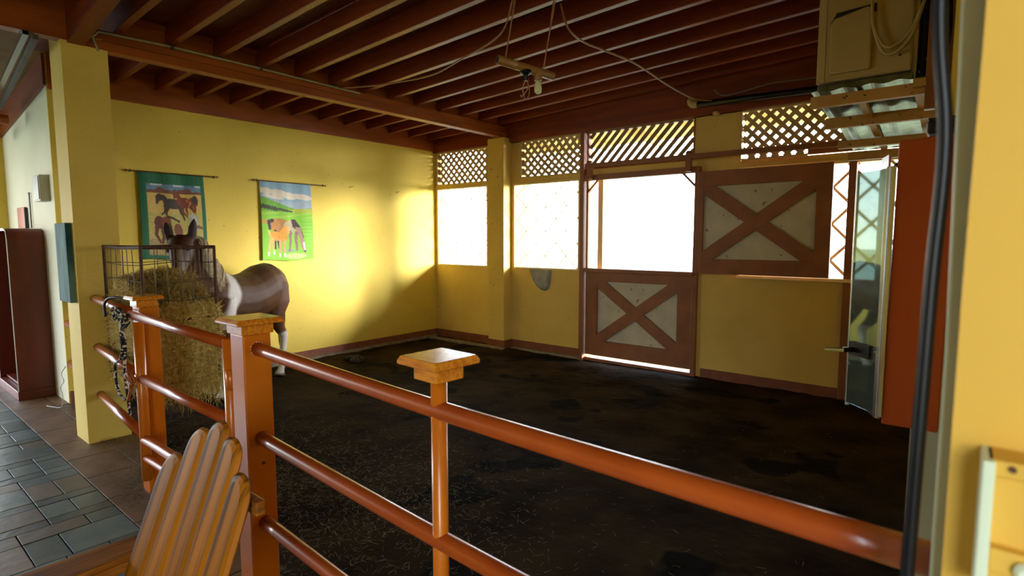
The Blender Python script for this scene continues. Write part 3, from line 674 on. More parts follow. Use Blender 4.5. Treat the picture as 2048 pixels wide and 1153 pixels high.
def hanging(name, y0, y1, ztop, zbot, P, label, rodl, rodr):
    t = thing(name, (.03, (y0 + y1) / 2, ztop), label, 'wall hanging')
    nv, nu = P.C.shape[:2]; vs = []; fs = []
    for j in range(nv):
        for i in range(nu):
            u, v = i / (nu - 1), j / (nv - 1)
            xx = .022 + .006 * math.sin(u * 17) * (.3 + .7 * (1 - v)) + .006 * math.sin(u * 6 + v * 3) + .010 * v
            yy = y0 + (y1 - y0) * (u + .012 * math.sin(v * 3)); zz = ztop + (zbot - ztop) * v - .012 * math.sin(PI * u) * v + .006 * math.sin(u * 9) * v
            vs.append((xx - .03, yy - (y0 + y1) / 2, zz - ztop))
    for j in range(nv - 1):
        for i in range(nu - 1): a = j * nu + i; fs.append((a, a + nu, a + nu + 1, a + 1))
    me = bpy.data.meshes.new('cloth'); me.from_pydata(vs, [], fs); me.materials.append(M['cloth'])
    ca = me.color_attributes.new('Col', 'FLOAT_COLOR', 'POINT'); cc = np.ones((nv * nu, 4), np.float32); cc[:, :3] = np.clip(P.C, 0, 1).reshape(-1, 3); ca.data.foreach_set('color', cc.ravel())
    me.polygons.foreach_set('use_smooth', [True] * len(me.polygons))
    o = bpy.data.objects.new('cloth', me); COL.objects.link(o); o.parent = t
    sm = o.modifiers.new('thick', 'SOLIDIFY'); sm.thickness = .002
    obj('rod', T([(.03, rodl, ztop + .002), (.03, rodr, ztop + .002)], .007, 8), M['brass'], t)
    for yy, s in ((rodl, -1), (rodr, 1)):
        obj('finial', lathe(BM(), (.03, yy, ztop + .002), [(.006, 0), (.014, s * .008), (.016, s * .014), (.007, s * .022), (.010, s * .04), (.012, s * .05), (.003, s * .066)], 10, 'y'), M['brass'], t, smooth=True)
        obj('bracket', T([(0, yy - s * .03, ztop), (.03, yy - s * .03, ztop)], .005, 6), M['brass'], t)
    return t
# first: running horses on a dry plain, green border (coordinates are those of the cloth)
P = Paint(120, 155, 125, 868, 118, 1090, (.008, .115, .045))
P.C *= (1 + .08 * np.sin(P.X / 9))[..., None]
inner = (P.X > 200) & (P.X < 822) & (P.Y > 238) & (P.Y < 1040)
P.fill(inner, (.52, .38, .085), .10)
P.fill(inner & (P.Y > 560), (.40, .36, .085), .12); P.fill(inner & (P.Y > 860), (.30, .24, .09), .18)
P.fill(inner & (((P.X * 7 + P.Y * 3) % 97) < 12), (.62, .30, .08), .1)
P.fill(inner & (P.Y < 340), (.16, .055, .03), .12)
P.fill(inner & (P.Y < 300 - 18 * np.sin(P.X / 45) - 10 * np.sin(P.X / 17)), (.10, .20, .28), .2); P.fill(inner & (P.Y < 262) & (np.sin(P.X / 40) > 0), (.45, .52, .50), .1)
def sub(P, mask_fn):
    return P
dk = (.045, .028, .02); ch = (.17, .034, .006); br = (.10, .022, .006)
P.ell(490, 455, 95, 58, 8, dk); P.poly([(300, 372), (330, 345), (400, 365), (450, 430), (440, 490), (395, 480), (370, 420), (340, 435), (310, 470), (295, 455)], dk)
for l in ([(400, 480), (400, 540), (360, 580)], [(430, 500), (408, 550), (410, 590)], [(560, 490), (590, 560), (615, 635)], [(580, 480), (570, 540), (590, 580)]): P.line(l, 20, 8, dk)
P.ell(620, 440, 85, 62, 10, ch); P.ell(720, 430, 52, 55, 0, ch); P.poly([(490, 310), (520, 285), (565, 335), (600, 400), (590, 480), (545, 460), (530, 380), (510, 400), (495, 380)], ch)
P.ell(745, 410, 32, 55, -10, dk); P.line([(765, 400), (765, 470)], 12, 6, dk)
for l in ([(600, 480), (600, 540), (650, 605)], [(640, 470), (640, 530), (655, 575)], [(735, 470), (740, 520), (738, 560)], [(690, 490), (715, 520), (720, 550)]): P.line(l, 18, 7, ch)
P.line([(690, 440), (668, 490)], 10, 5, (.55, .22, .10)); P.ell(660, 420, 30, 18, 20, (.34, .09, .02))
P.ell(320, 670, 52, 72, 5, br); P.ell(400, 660, 55, 62, 20, (.19, .05, .015)); P.line([(420, 600), (480, 615), (550, 655)], 12, 12, dk)
for l in ([(300, 720), (285, 810), (335, 900)], [(360, 730), (370, 820), (355, 905)], [(435, 700), (455, 790), (480, 865)]): P.line(l, 26, 10, br)
P.ell(535, 755, 48, 82, -8, (.17, .05, .02)); P.line([(530, 820), (555, 920)], 22, 10, br); P.line([(590, 830), (600, 930)], 20, 10, br)
P.poly([(665, 600), (700, 560), (745, 600), (765, 680), (760, 760), (700, 790), (690, 700), (665, 690)], (.42, .45, .40)); P.line([(680, 620), (675, 680)], 14, 9, (.30, .33, .30)); P.line([(730, 620), (745, 740)], 8, 6, (.6, .62, .55)); P.line([(765, 720), (822, 740)], 18, 14, (.18, .08, .03))
hanging('wall_hanging', -4.205, -3.56, 2.295, 1.385, P, 'green-bordered cloth hanging printed with galloping horses on a plain, behind the live horse', -4.255, -3.46)
# second: mare and foal on a green meadow
P = Paint(115, 170, 118, 715, 128, 1036, (.16, .42, .02))
Xn = P.X; Yn = P.Y
P.fill(Yn < 440, (.22, .36, .42), .06)
for (cx, cy, rx, ry) in ((180, 235, 80, 35), (330, 255, 110, 40), (450, 280, 90, 40), (600, 285, 120, 35), (260, 300, 120, 22)): P.ell(cx, cy, rx, ry, 8, (.62, .56, .42), .06)
P.fill((Yn > 340 - .0 * Xn + 12 * np.sin(Xn / 60)) & (Yn < 430), (.30, .38, .40), .06)
P.poly([(118, 300), (250, 345), (430, 405), (520, 430), (715, 420), (715, 520), (118, 520)], (.13, .34, .02)); P.poly([(430, 440), (560, 425), (715, 425), (715, 500), (430, 490)], (.38, .42, .03))
for i in range(40): P.ell(120 + i * 9, 400 + i * 1.6 + 8 * math.sin(i * 1.7) + 20 * (i < 22) * .5, 11, 9 + 14 * (i < 20), 0, (.035, .05, .012), .3)
P.fill((Yn > 470), (.20, .47, .02), .06); P.fill((Yn > 470) & (Yn < 540) & (np.sin(Yn / 9 + Xn / 60) > .3), (.30, .50, .04), .06); P.ell(160, 590, 45, 30, 20, (.45, .30, .04)); P.fill((Yn > 560) & (Xn > 560) & (np.sin(Yn / 7) > .5), (.16, .40, .02), .06)
P.ell(500, 985, 130, 35, 4, (.42, .58, .16), .15); P.ell(420, 915, 90, 14, 0, (.20, .30, .20), .2)
mb = (.35, .17, .03); P.ell(340, 635, 120, 85, 4, mb); P.ell(260, 625, 70, 75, 0, (.42, .19, .03)); P.ell(440, 640, 75, 80, 0, (.40, .34, .17))
P.line([(235, 575), (195, 590), (205, 670)], 22, 16, (.03, .015, .01)); P.poly([(455, 550), (500, 548), (560, 640), (600, 780), (560, 790), (520, 680), (470, 640)], (.045, .02, .015)); P.poly([(500, 640), (560, 650), (590, 780), (615, 880), (618, 945), (590, 945), (560, 880), (545, 760)], (.34, .20, .13))
P.line([(592, 840), (605, 915)], 9, 7, (.8, .76, .68)); P.ell(606, 940, 12, 12, 0, (.05, .03, .02))
for l in ([(440, 700), (438, 810), (428, 920)], [(510, 710), (505, 800), (515, 915)], [(270, 700), (262, 800), (268, 900)], [(300, 720), (300, 800), (312, 890)]): P.line(l, 20, 11, (.22, .12, .09) if l[0][0] > 400 else (.03, .02, .015))
fo = (.66, .26, .015); P.ell(275, 755, 75, 55, 0, fo); P.ell(350, 760, 52, 60, 0, (.60, .20, .01)); P.poly([(300, 720), (370, 640), (400, 620), (430, 690), (425, 720), (395, 700), (385, 800), (330, 800)], fo); P.line([(405, 650), (420, 705)], 16, 10, (.70, .32, .06)); P.line([(190, 700), (215, 760)], 10, 8, (.75, .4, .1))
for l in ([(222, 780), (200, 870), (188, 980)], [(240, 790), (245, 880), (252, 965)], [(322, 800), (322, 900), (318, 990)], [(372, 800), (368, 900), (373, 985)]): P.line(l, 15, 9, (.62, .33, .10)); P.line(l[2:] + [(l[2][0], l[2][1] - 30)], 9, 9, (.75, .70, .5))
P.C *= (1 + .12 * np.exp(-((P.X - 430) / 10) ** 2) + .05 * np.sin(P.X / 14) * (P.Y < 420))[..., None]
hanging('wall_hanging', -2.925, -2.235, 2.30, 1.335, P, 'unbordered cloth hanging printed with a mare and foal on a green meadow', -2.945, -2.075)

# small fittings on the left wall
t = thing('white_switch_box', (.0, -4.46, 1.21), 'small white plastic box on the left wall, seen through the hay rack', 'box')
obj('case', B(0, .05, -4.51, -4.42, 1.14, 1.285), M['white'], t, .008); obj('cover_plate', B(.05, .056, -4.50, -4.43, 1.155, 1.27), M['white'], t, .002)
for (yy, zz, nm, lb) in ((-1.62, 2.31, 'wall_hook', 'small metal hook on the bare left wall right of the meadow hanging'), (-.80, 2.295, 'wall_hook', 'small brass hook on the left wall nearest the back corner')):
    t = thing(nm, (0, yy, zz), lb, 'hook'); obj('plate', lathe(BM(), (0, yy, zz), [(.014, 0), (.014, .006)], 10, 'x'), M['brass'], t); obj('hook_arm', T([(.0, yy, zz), (.03, yy, zz), (.035, yy + .02, zz + .01), (.03, yy + .035, zz + .018)], .004, 6), M['brass'], t)

# ---------------------------------------------------------------- horse
F = V((.483, -.875, 0)).normalized(); Lf = V((.875, .483, 0)).normalized(); O = V((.68, -3.53, 0))
def hw(s, l, z): return O + F * s + Lf * l + V((0, 0, z))
def blob(bm, rings, seg=20):
    """rings: (centre, axis, half-width along side vec, half-height), side = Lf"""
    rs = []
    for c, ax, a, b in rings:
        ax = V(ax).normalized(); side = (Lf - ax * Lf.dot(ax)).normalized(); upv = ax.cross(side)
        if upv.z < 0 and abs(ax.z) < .8: upv = -upv
        rs.append([bm.verts.new(c + side * math.cos(2 * PI * k / seg) * a + upv * math.sin(2 * PI * k / seg) * b) for k in range(seg)])
    for i in range(len(rs) - 1):
        for k in range(seg): bm.faces.new((rs[i][k], rs[i][(k + 1) % seg], rs[i + 1][(k + 1) % seg], rs[i + 1][k]))
    bm.faces.new(rs[0][::-1]); bm.faces.new(rs[-1])
bm = BM()
tr_ = [(-.70, 1.03, .06, .07), (-.67, 1.03, .15, .17), (-.60, 1.03, .215, .25), (-.48, 1.035, .255, .29), (-.33, 1.02, .265, .285), (-.15, .965, .265, .275), (.05, .93, .27, .285), (.22, .94, .255, .295), (.36, .965, .225, .30), (.47, .975, .19, .27), (.55, .97, .14, .21), (.59, .96, .07, .10)]
blob(bm, [(hw(s, 0, z), F, a, b) for s, z, a, b in tr_])
# neck
nk = [(hw(.30, 0, 1.03), .15, .24), (hw(.45, .01, 1.14), .12, .21), (hw(.58, .03, 1.26), .095, .175), (hw(.70, .06, 1.38), .08, .15), (hw(.79, .09, 1.49), .075, .135), (hw(.86, .115, 1.56), .07, .11)]
blob(bm, [(c, (nk[min(i + 1, 5)][0] - nk[max(i - 1, 0)][0]), a, b) for i, (c, a, b) in enumerate(nk)])
# head: from poll to muzzle
pol = hw(.885, .105, 1.585); muz = hw(1.145, .27, 1.215); hd = (muz - pol); HL = hd.length; hdn = hd.normalized()
hs_ = (Lf - hdn * Lf.dot(hdn)).normalized(); hs_ = (hs_ * .93 - F * .32); hs_ = (hs_ - hdn * hs_.dot(hdn)).normalized(); hn = hs_.cross(hdn)
if hn.dot(F) < 0: hn = -hn       # forehead normal
def headp(t_, side, fr): return pol + hdn * HL * t_ + hs_ * side + hn * fr
hr = [(-.06, .05, .05, 0), (0, .085, .085, 0), (.12, .10, .11, -.01), (.25, .10, .125, -.015), (.38, .088, .12, -.015), (.52, .070, .095, -.005), (.68, .056, .072, .0), (.82, .055, .062, .0), (.92, .056, .058, -.002), (1.0, .046, .048, -.005), (1.04, .02, .025, -.008)]
rs = []
for t_, a, b, off in hr:
    c = headp(t_, 0, off); rs.append([bm.verts.new(c + hs_ * math.cos(2 * PI * k / 20) * a + hn * math.sin(2 * PI * k / 20) * b) for k in range(20)])
for i in range(len(rs) - 1):
    for k in range(20): bm.faces.new((rs[i][k], rs[i][(k + 1) % 20], rs[i + 1][(k + 1) % 20], rs[i + 1][k]))
bm.faces.new(rs[0][::-1]); bm.faces.new(rs[-1])
def limb(pts): tube(bm, [p for p, r in pts], [r for p, r in pts], 14)
for sd in (1, -1):
    f0 = 0.0 if sd > 0 else -.14
    limb([(hw(.40, sd * .12, 1.0), .12), (hw(.40 + f0 * .3, sd * .135, .78), .105), (hw(.40 + f0 * .6, sd * .13, .62), .068), (hw(.415 + f0, sd * .125, .45), .048), (hw(.43 + f0, sd * .12, .385), .05), (hw(.43 + f0, sd * .12, .33), .042), (hw(.43 + f0, sd * .12, .22), .031), (hw(.435 + f0, sd * .12, .13), .039), (hw(.465 + f0, sd * .12, .07), .036), (hw(.48 + f0, sd * .12, .035), .052), (hw(.49 + f0, sd * .12, .0), .062)])
    b0 = 0.0 if sd > 0 else .10
    limb([(hw(-.47, sd * .12, 1.08), .15), (hw(-.47, sd * .14, .88), .14), (hw(-.42 + b0, sd * .14, .72), .10), (hw(-.50 + b0, sd * .13, .58), .065), (hw(-.60 + b0, sd * .125, .47), .052), (hw(-.60 + b0, sd * .125, .40), .044), (hw(-.575 + b0, sd * .12, .26), .035), (hw(-.56 + b0, sd * .12, .13), .042), (hw(-.53 + b0, sd * .12, .07), .037), (hw(-.51 + b0, sd * .12, .035), .052), (hw(-.50 + b0, sd * .12, .0), .062)])
# ears
for sd in (1, -1):
    base = headp(-.03, sd * .085, .01); tip = base + V((0, 0, .165)) + hs_ * sd * .035 + hn * .01
    tube(bm, [base - V((0, 0, .03)), base.lerp(tip, .3), base.lerp(tip, .6), base.lerp(tip, .85), tip], [(.034, .028), (.044, .024), (.040, .018), (.022, .012), (.004, .004)], 12)
me = bpy.data.meshes.new('tmp'); bmesh.ops.recalc_face_normals(bm, faces=bm.faces); bm.to_mesh(me); bm.free()
tmp = bpy.data.objects.new('tmp', me); COL.objects.link(tmp)
rm = tmp.modifiers.new('r', 'REMESH'); rm.mode = 'VOXEL'; rm.voxel_size = .0125
sm = tmp.modifiers.new('s', 'SMOOTH'); sm.factor = .5; sm.iterations = 5
dg = bpy.context.evaluated_depsgraph_get(); me2 = bpy.data.meshes.new_from_object(tmp.evaluated_get(dg)); bpy.data.objects.remove(tmp)
horse = thing('horse', (O.x, O.y, 0), 'brown horse with a white shoulder and white lower legs standing behind the hay rack', 'horse')
me2.materials.clear(); me2.materials.append(M['horse'])
nvv = len(me2.vertices); co = np.zeros(nvv * 3); me2.vertices.foreach_get('co', co); co = co.reshape(-1, 3)
rel = co - np.array(O); s_ = rel @ np.array(F); l_ = rel @ np.array(Lf); z_ = rel[:, 2]
nz = np.array([noise.noise((a * 5, b * 5, c * 5)) for a, b, c in co]); nf = np.array([noise.noise((a * 22, b * 22, c * 22)) for a, b, c in co])
cb = np.zeros((nvv, 3)); BR = np.array([.088, .038, .014]); DK = np.array([.035, .014, .010]); WH = np.array([.62, .58, .50])
cb[:] = BR * (1 + .35 * nz[:, None] + .12 * nf[:, None])
top = np.clip((z_ - 1.12) / .15, 0, 1)[:, None] * (s_ < .3)[:, None]; cb = cb * (1 - .55 * top) + DK * .55 * top
def blend(m, c):
    global cb
    m = np.clip(m, 0, 1)[:, None]; cb = cb * (1 - m) + np.array(c) * m
# white shoulder patch and withers (near side)
pc = .36 + .22 * (z_ - 1.0) * -1; wpatch = np.clip((.085 + .04 * nz - np.abs(s_ - (.385 - .40 * (z_ - .95)))) * 26, 0, 1) * (z_ > .70) * (z_ < 1.34) * (s_ < .60)
blend(wpatch, WH)
blend(np.clip((.52 + .05 * nz - z_) * 30, 0, 1) * (s_ > -.9) * (np.abs(l_) < .3) * (z_ < .6), WH * .95)
blend(np.clip((.035 - z_) * 200, 0, 1), (.12, .10, .08))
hrel = co - np.array(pol); ht = hrel @ np.array(hdn) / HL; hsd = hrel @ np.array(hs_); hfr = hrel @ np.array(hn); ish = (ht > -.25) & (np.abs(hsd) < .15) & (np.abs(hfr) < .2) & (s_ > .78)
blend(ish * 1.0 * (ht < 1.3), np.array([.055, .019, .006]) * .7)
blend(ish * np.clip((.026 + .01 * nz - np.abs(hsd - .028)) * 120, 0, 1) * (hfr > .02) * (ht > .35) * (ht < .92) * .8, (.22, .16, .11))
blend(ish * np.clip((ht - .86) * 12, 0, 1), (.03, .02, .02))
blend(np.clip((z_ - 1.60) * 18, 0, 1) * (s_ > .7), DK * .5)
ca = me2.color_attributes.new('Col', 'FLOAT_COLOR', 'POINT'); cc = np.ones((nvv, 4), np.float32); cc[:, :3] = np.clip(cb, 0, 1); ca.data.foreach_set('color', cc.ravel())
me2.polygons.foreach_set('use_smooth', [True] * len(me2.polygons)); me2.transform(Matrix.Translation(-O)); me2.name = 'body'
bo = bpy.data.objects.new('body', me2); COL.objects.link(bo); bo.parent = horse; WPOS[bo.name] = O.copy()
for sd in (1, -1):
    c = headp(.30, sd * .080, .050); bm = BM(); bmesh.ops.create_uvsphere(bm, u_segments=14, v_segments=10, radius=.020, matrix=Matrix.Translation(c)); obj('eye', bm, M['black'], horse, smooth=True)
    c = headp(.93, sd * .035, .040); bm = BM(); bmesh.ops.create_uvsphere(bm, u_segments=10, v_segments=8, radius=1, matrix=Matrix.Translation(c) @ Matrix.Diagonal((.014, .012, .018, 1))); obj('nostril', bm, M['black'], horse, smooth=True)
def strands(name, n, fn, m, r0=.004, seed=1):
    r = random.Random(seed); bm = BM()
    for i in range(n):
        pts = fn(r); tube(bm, pts, [r0 * (1 - .8 * k / (len(pts) - 1)) for k in range(len(pts))], 4, False)
    return obj(name, bm, m, horse, smooth=True)
def manef(r):
    u = r.random() * .93; p0 = nk[1][0].lerp(nk[5][0], u) + V((0, 0, .10 + .05 * (1 - u))) - F * (.11 - .02 * u) + Lf * r.uniform(-.01, .03)
    L_ = r.uniform(.16, .32); out = []
    for k in range(6):
        t_ = k / 5; out.append(p0 + Lf * (.125 * math.sin(min(t_ * 2.2, 1.57))) + V((0, 0, .02 * math.sin(t_ * PI) - L_ * t_ ** 1.3)) + F * (.04 * t_ + .015 * math.sin(u * 40 + t_ * 5)))
    return out
strands('mane', 260, manef, M['mane'], .0055, 3)
def forel(r):
    p0 = headp(-.04, r.uniform(.03, .075), .05); out = []
    for k in range(5):
        t_ = k / 4; out.append(p0 + hdn * HL * .45 * t_ + hn * (.03 + .03 * math.sin(t_ * PI)) + hs_ * (.04 * t_ + r.uniform(-.003, .003)))
    return out
def tailf(r):
    p0 = hw(-.665, r.uniform(-.03, .03), 1.16 + r.uniform(-.03, .03)); e_ = r.uniform(.6, .85); a = r.uniform(-.05, .05); out = []
    for k in range(7):
        t_ = k / 6; out.append(p0 + F * (-.07 * math.sin(min(t_ * 3, 1.57))) + Lf * a * math.sin(t_ * PI) + V((0, 0, .02 * math.sin(t_ * PI) - e_ * t_)))
    return out
strands('tail', 260, tailf, M['tail'], .006, 5)

# manure
t = thing('manure_pile', (.56, -2.05, 0), 'small dark heap of droppings on the dirt in front of the left wall', 'manure')
rr_ = random.Random(2)
bm = BM()
for i in range(26):
    a = rr_.uniform(0, 2 * PI); q = rr_.uniform(0, .15); bmesh.ops.create_icosphere(bm, subdivisions=2, radius=rr_.uniform(.022, .036), matrix=Matrix.Translation((.56 + q * math.cos(a), -2.05 + q * math.sin(a), .02 + .03 * (1 - q / .15))))
o = obj('dropping', bm, M['manure'], t, smooth=True); o['kind'] = 'stuff'

# ---------------------------------------------------------------- metal bowl under the second window
t = thing('wall_trough', (2.1, -.02, 1.15), 'grey half-round metal scoop fixed under the sill of the second window', 'trough')
pts = [(1.925, 1.165), (1.96, 1.09), (2.0, 1.0), (2.06, .93), (2.13, .885), (2.20, .875), (2.25, .91), (2.275, 1.0), (2.285, 1.165)]
bm = BM(); rings = []
for (sc, yy) in ((1, -.004), (.97, -.028), (.88, -.045), (.70, -.038), (.45, -.026)):
    rings.append([bm.verts.new((2.12 + (a - 2.12) * sc, yy, 1.165 + (b - 1.165) * sc)) for a, b in pts])
for i in range(4):
    for k in range(len(pts) - 1): bm.faces.new((rings[i][k], rings[i][k + 1], rings[i + 1][k + 1], rings[i + 1][k]))
bm.faces.new(rings[-1]); bmesh.ops.recalc_face_normals(bm, faces=bm.faces)
obj('bowl', bm, M['hole'], t, smooth=True)
obj('rim', T([(a, -.012, b) for a, b in pts], .006, 6), M['grey'], t)

# ---------------------------------------------------------------- hanging bamboo lamp
t = thing('bamboo_lamp', (4.30, -3.2, 2.75), 'bamboo tube lamp hanging from the joists with two sockets', 'lamp')
A_, B_ = V((4.19, -3.37, 2.79)), V((4.37, -2.98, 2.735))
bm = BM(); d = (B_ - A_)
tube(bm, [A_, A_ + d * .01, A_ + d * .30, A_ + d * .31, A_ + d * .33, A_ + d * .34, A_ + d * .68, A_ + d * .70, A_ + d * .72, B_], [.030, .031, .029, .033, .033, .029, .029, .033, .029, .030], 16)
obj('bamboo_tube', bm, M['bamboo'], t, smooth=True)
obj('tube_mouth_shade', tube(BM(), [A_ - d * .003, A_ + d * .004], .023, 14), M['dark'], t)  # dark disc on the closed tube end, paints the shade of a hollow
for p0, p1 in (((4.24, -3.23, zc(4.2) + .0), A_.lerp(B_, .14) + V((0, 0, .03))), ((4.40, -3.0, zc(4.3)), A_.lerp(B_, .82) + V((0, 0, .03)))):
    obj('hanger_cord', T([p0, V(p0).lerp(p1, .5) + V((.006, 0, 0)), p1], .005, 6), M['cableb'], t); obj('hanger_cord', T([V(p0) + V((.02, 0, 0)), p1], .003, 6), M['cableb'], t)
c1 = A_.lerp(B_, .50) + V((0, 0, -.02)); sk = obj('socket', lathe(BM(), c1, [(.038, .005), (.040, -.012), (.024, -.022), (.016, -.03), (.016, -.065)], 16), M['blackm'], t)
obj('wire_loop', tube(BM(), bez([c1 + V((0, 0, -.05)), c1 + V((-.028, 0, -.11)), c1 + V((-.022, .01, -.165)), c1 + V((.0, 0, -.19)), c1 + V((.028, 0, -.16)), c1 + V((.024, 0, -.10)), c1 + V((0, 0, -.05))], 6), .004, 6), M['cableb'], t)
obj('wire_loop', tube(BM(), bez([c1 + V((0, 0, -.05)), c1 + V((.01, .015, -.10)), c1 + V((-.015, .01, -.14)), c1 + V((-.04, 0, -.165)), c1 + V((-.045, 0, -.15))], 6), .004, 6), M['cableb'], t)
c2 = A_.lerp(B_, .72) + V((0, -.0, -.015)); obj('socket', lathe(BM(), c2, [(.026, .03), (.028, -.02), (.026, -.045)], 14), M['cableb'], t)
obj('bulb', lathe(BM(), c2, [(.014, -.045), (.020, -.058), (.0255, -.085), (.027, -.105), (.022, -.122), (.010, -.134), (.002, -.136)], 16), M['bulb'], t, smooth=True)
# cables along the joists
t = thing('ceiling_cable', (3, -2.9, 3.1), 'brown cable sagging from the bamboo lamp back to the middle beam', 'cable')
obj('cord', tube(BM(), bez([(4.22, -3.25, 3.20), (4.06, -3.19, 3.03), (3.5, -3.03, 3.0), (3.04, -2.90, 3.0), (2.5, -2.88, 3.03), (2.05, -2.86, 3.08), (1.56, -2.80, 3.16)], 8), .007, 6), M['cableb'], t, smooth=True)
t = thing('ceiling_cable', (4.4, -2, 3.05), 'brown cable slanting under the joists from the middle of the ceiling to the grey pipe', 'cable')
obj('cord', tube(BM(), bez([(4.33, -2.83, 3.28), (4.44, -2.9, 3.07), (4.41, -2.65, 3.05), (4.42, -2.36, 3.06), (4.46, -1.9, 3.06), (4.42, -1.15, 3.05), (4.42, -.5, 3.05), (4.5, -.2, 3.07)], 8), .008, 6), M['cableb'], t, smooth=True)
# dark pipe on the back beam with elbow, small lamp
t = thing('grey_pipe', (4.3, -.1, 3.05), 'dark pipe with a pale elbow running along the top of the back wall', 'pipe')
obj('pipe', T([(4.30, -.11, 3.075), (5.9, -.11, 3.03)], .035, 14), M['blackm'], t, smooth=True)
obj('elbow', tube(BM(), bez([(4.32, -.11, 3.075), (4.26, -.11, 3.08), (4.235, -.10, 3.12), (4.235, -.06, 3.15)], 5), .038, 14), M['ac'], t, smooth=True)
obj('wires', tube(BM(), bez([(4.5, -.13, 3.2), (4.6, -.14, 3.12), (4.8, -.13, 3.13), (5.1, -.15, 3.16), (5.6, -.15, 3.15), (5.9, -.3, 3.2)], 6), .006, 6), M['grey'], t, smooth=True)
t = thing('round_sensor', (4.50, -.03, 2.965), 'small round cream sensor under the grey pipe on the back wall', 'sensor')
obj('dome', lathe(BM(), (4.50, -.03, 2.965), [(.035, .02), (.04, 0), (.034, -.018), (.018, -.03), (.003, -.033)], 16), M['ac'], t, smooth=True); obj('ring', lathe(BM(), (4.50, -.03, 2.985), [(.045, .0), (.045, .008)], 16), M['iron'], t)

# ---------------------------------------------------------------- shelf and air conditioner at the right
t = thing('bracket_shelf', (6.2, -1.7, 2.4), 'weathered yellow timber frame with galvanised sheets under the air conditioner', 'shelf')
for (y, z, h) in ((-2.40, 2.425, .066), (-1.90, 2.378, .07), (-1.40, 2.30, .056), (-.90, 2.27, .066)):
    obj('timber', beam(BM(), (5.90, y, z), (6.60, y, z), .05, h), M['shelf'], t, .003)
obj('timber', beam(BM(), (6.44, -2.46, 2.45), (6.44, -.85, 2.34), .06, .045), M['shelf'], t, .003)
obj('timber', beam(BM(), (6.15, -2.36, 2.44), (6.15, -.9, 2.31), .04, .035), M['shelf'], t, .003)
def corr(x0, x1, y0, y1, za, zb):
    bm = BM(); n = 40; rws = []
    for yy, z in ((y0, za), (y1, zb)):
        rws.append([bm.verts.new((x0 + (x1 - x0) * i / n, yy, z + .006 * math.sin(i * 2 * PI / 8))) for i in range(n + 1)])
    for i in range(n): bm.faces.new((rws[0][i], rws[0][i + 1], rws[1][i + 1], rws[1][i]))
    r = bmesh.ops.extrude_face_region(bm, geom=bm.faces[:]); bmesh.ops.translate(bm, verts=[v for v in r['geom'] if isinstance(v, bmesh.types.BMVert)], vec=(0, 0, .003)); return bm
obj('metal_sheet', corr(5.90, 6.58, -2.42, -1.66, 2.485, 2.42), M['galv'], t); obj('metal_sheet', corr(5.92, 6.58, -1.68, -.8, 2.43, 2.335), M['galv'], t)
for (x, z0, z1) in ((6.49, 2.3, 3.3), (6.56, 2.2, 3.3)): obj('upright', B(x - .025, x + .025, -2.46 + (x > 6.5) * .2, -2.41 + (x > 6.5) * .2, z0, z1), M['doorwood'], t, .003)
t = thing('air_conditioner', (6.15, -2.1, 2.52), 'beige air-conditioner outdoor unit standing on the timber shelf near the ceiling', 'air conditioner')
obj('casing', B(5.905, 6.39, -2.3, -1.95, 2.56, 3.13), M['ac'], t, .012)
obj('corner_strip', B(5.903, 5.948, -2.305, -2.28, 2.56, 3.13), M['ac'], t, .003)
obj('valve_cover', prism(BM(), [(5.972, -2.30, 2.60), (6.19, -2.30, 2.60), (6.19, -2.30, 2.95), (6.16, -2.30, 2.965), (5.99, -2.30, 2.93), (5.968, -2.30, 2.90)], (0, -.022, 0)), M['ac'], t, .012)
obj('recess_shade', prism(BM(), [(5.965, -2.303, 2.90), (6.205, -2.303, 2.93), (6.205, -2.303, 2.975), (6.0, -2.303, 2.965)], (0, -.004, 0)), M['dark'], t)  # flat dark plate, paints the shade of a recess above the cover
obj('drip_tray', B(5.915, 6.40, -2.33, -1.93, 2.50, 2.545), M['galv'], t, .006)
for k_, zz in enumerate((2.70, 2.66)):
    obj('hose', tube(BM(), bez([(6.19 + .0 * k_, -2.33, 3.2), (6.185, -2.335, 2.95), (6.20 + .01 * k_, -2.34, zz + .12), (6.27, -2.34, zz), (6.37, -2.34, zz + .06), (6.44, -2.34, 2.95), (6.50, -2.34, 3.25)], 7), .009, 8), M['ac'], t, smooth=True)
obj('bolt', lathe(BM(), (6.33, -2.30, 2.655), [(.007, 0), (.007, -.006)], 8, 'y'), M['iron'], t)
t = thing('pipe_bundle', (6.42, -2.3, 2.6), 'bundle of black foil-wrapped pipes behind the air conditioner', 'pipes')
for (x, r) in ((6.43, .028), (6.475, .022), (6.53, .03)): obj('pipe', tube(BM(), bez([(x, -2.22, 2.5), (x + .01, -2.24, 2.8), (x - .01, -2.22, 3.3)], 5), r, 10), M['blackm'], t, smooth=True)
obj('foil_scrap', prism(BM(), [(6.45, -2.30, 2.60), (6.47, -2.30, 2.66), (6.475, -2.30, 2.60)], (0, -.01, 0)), M['galv'], t)

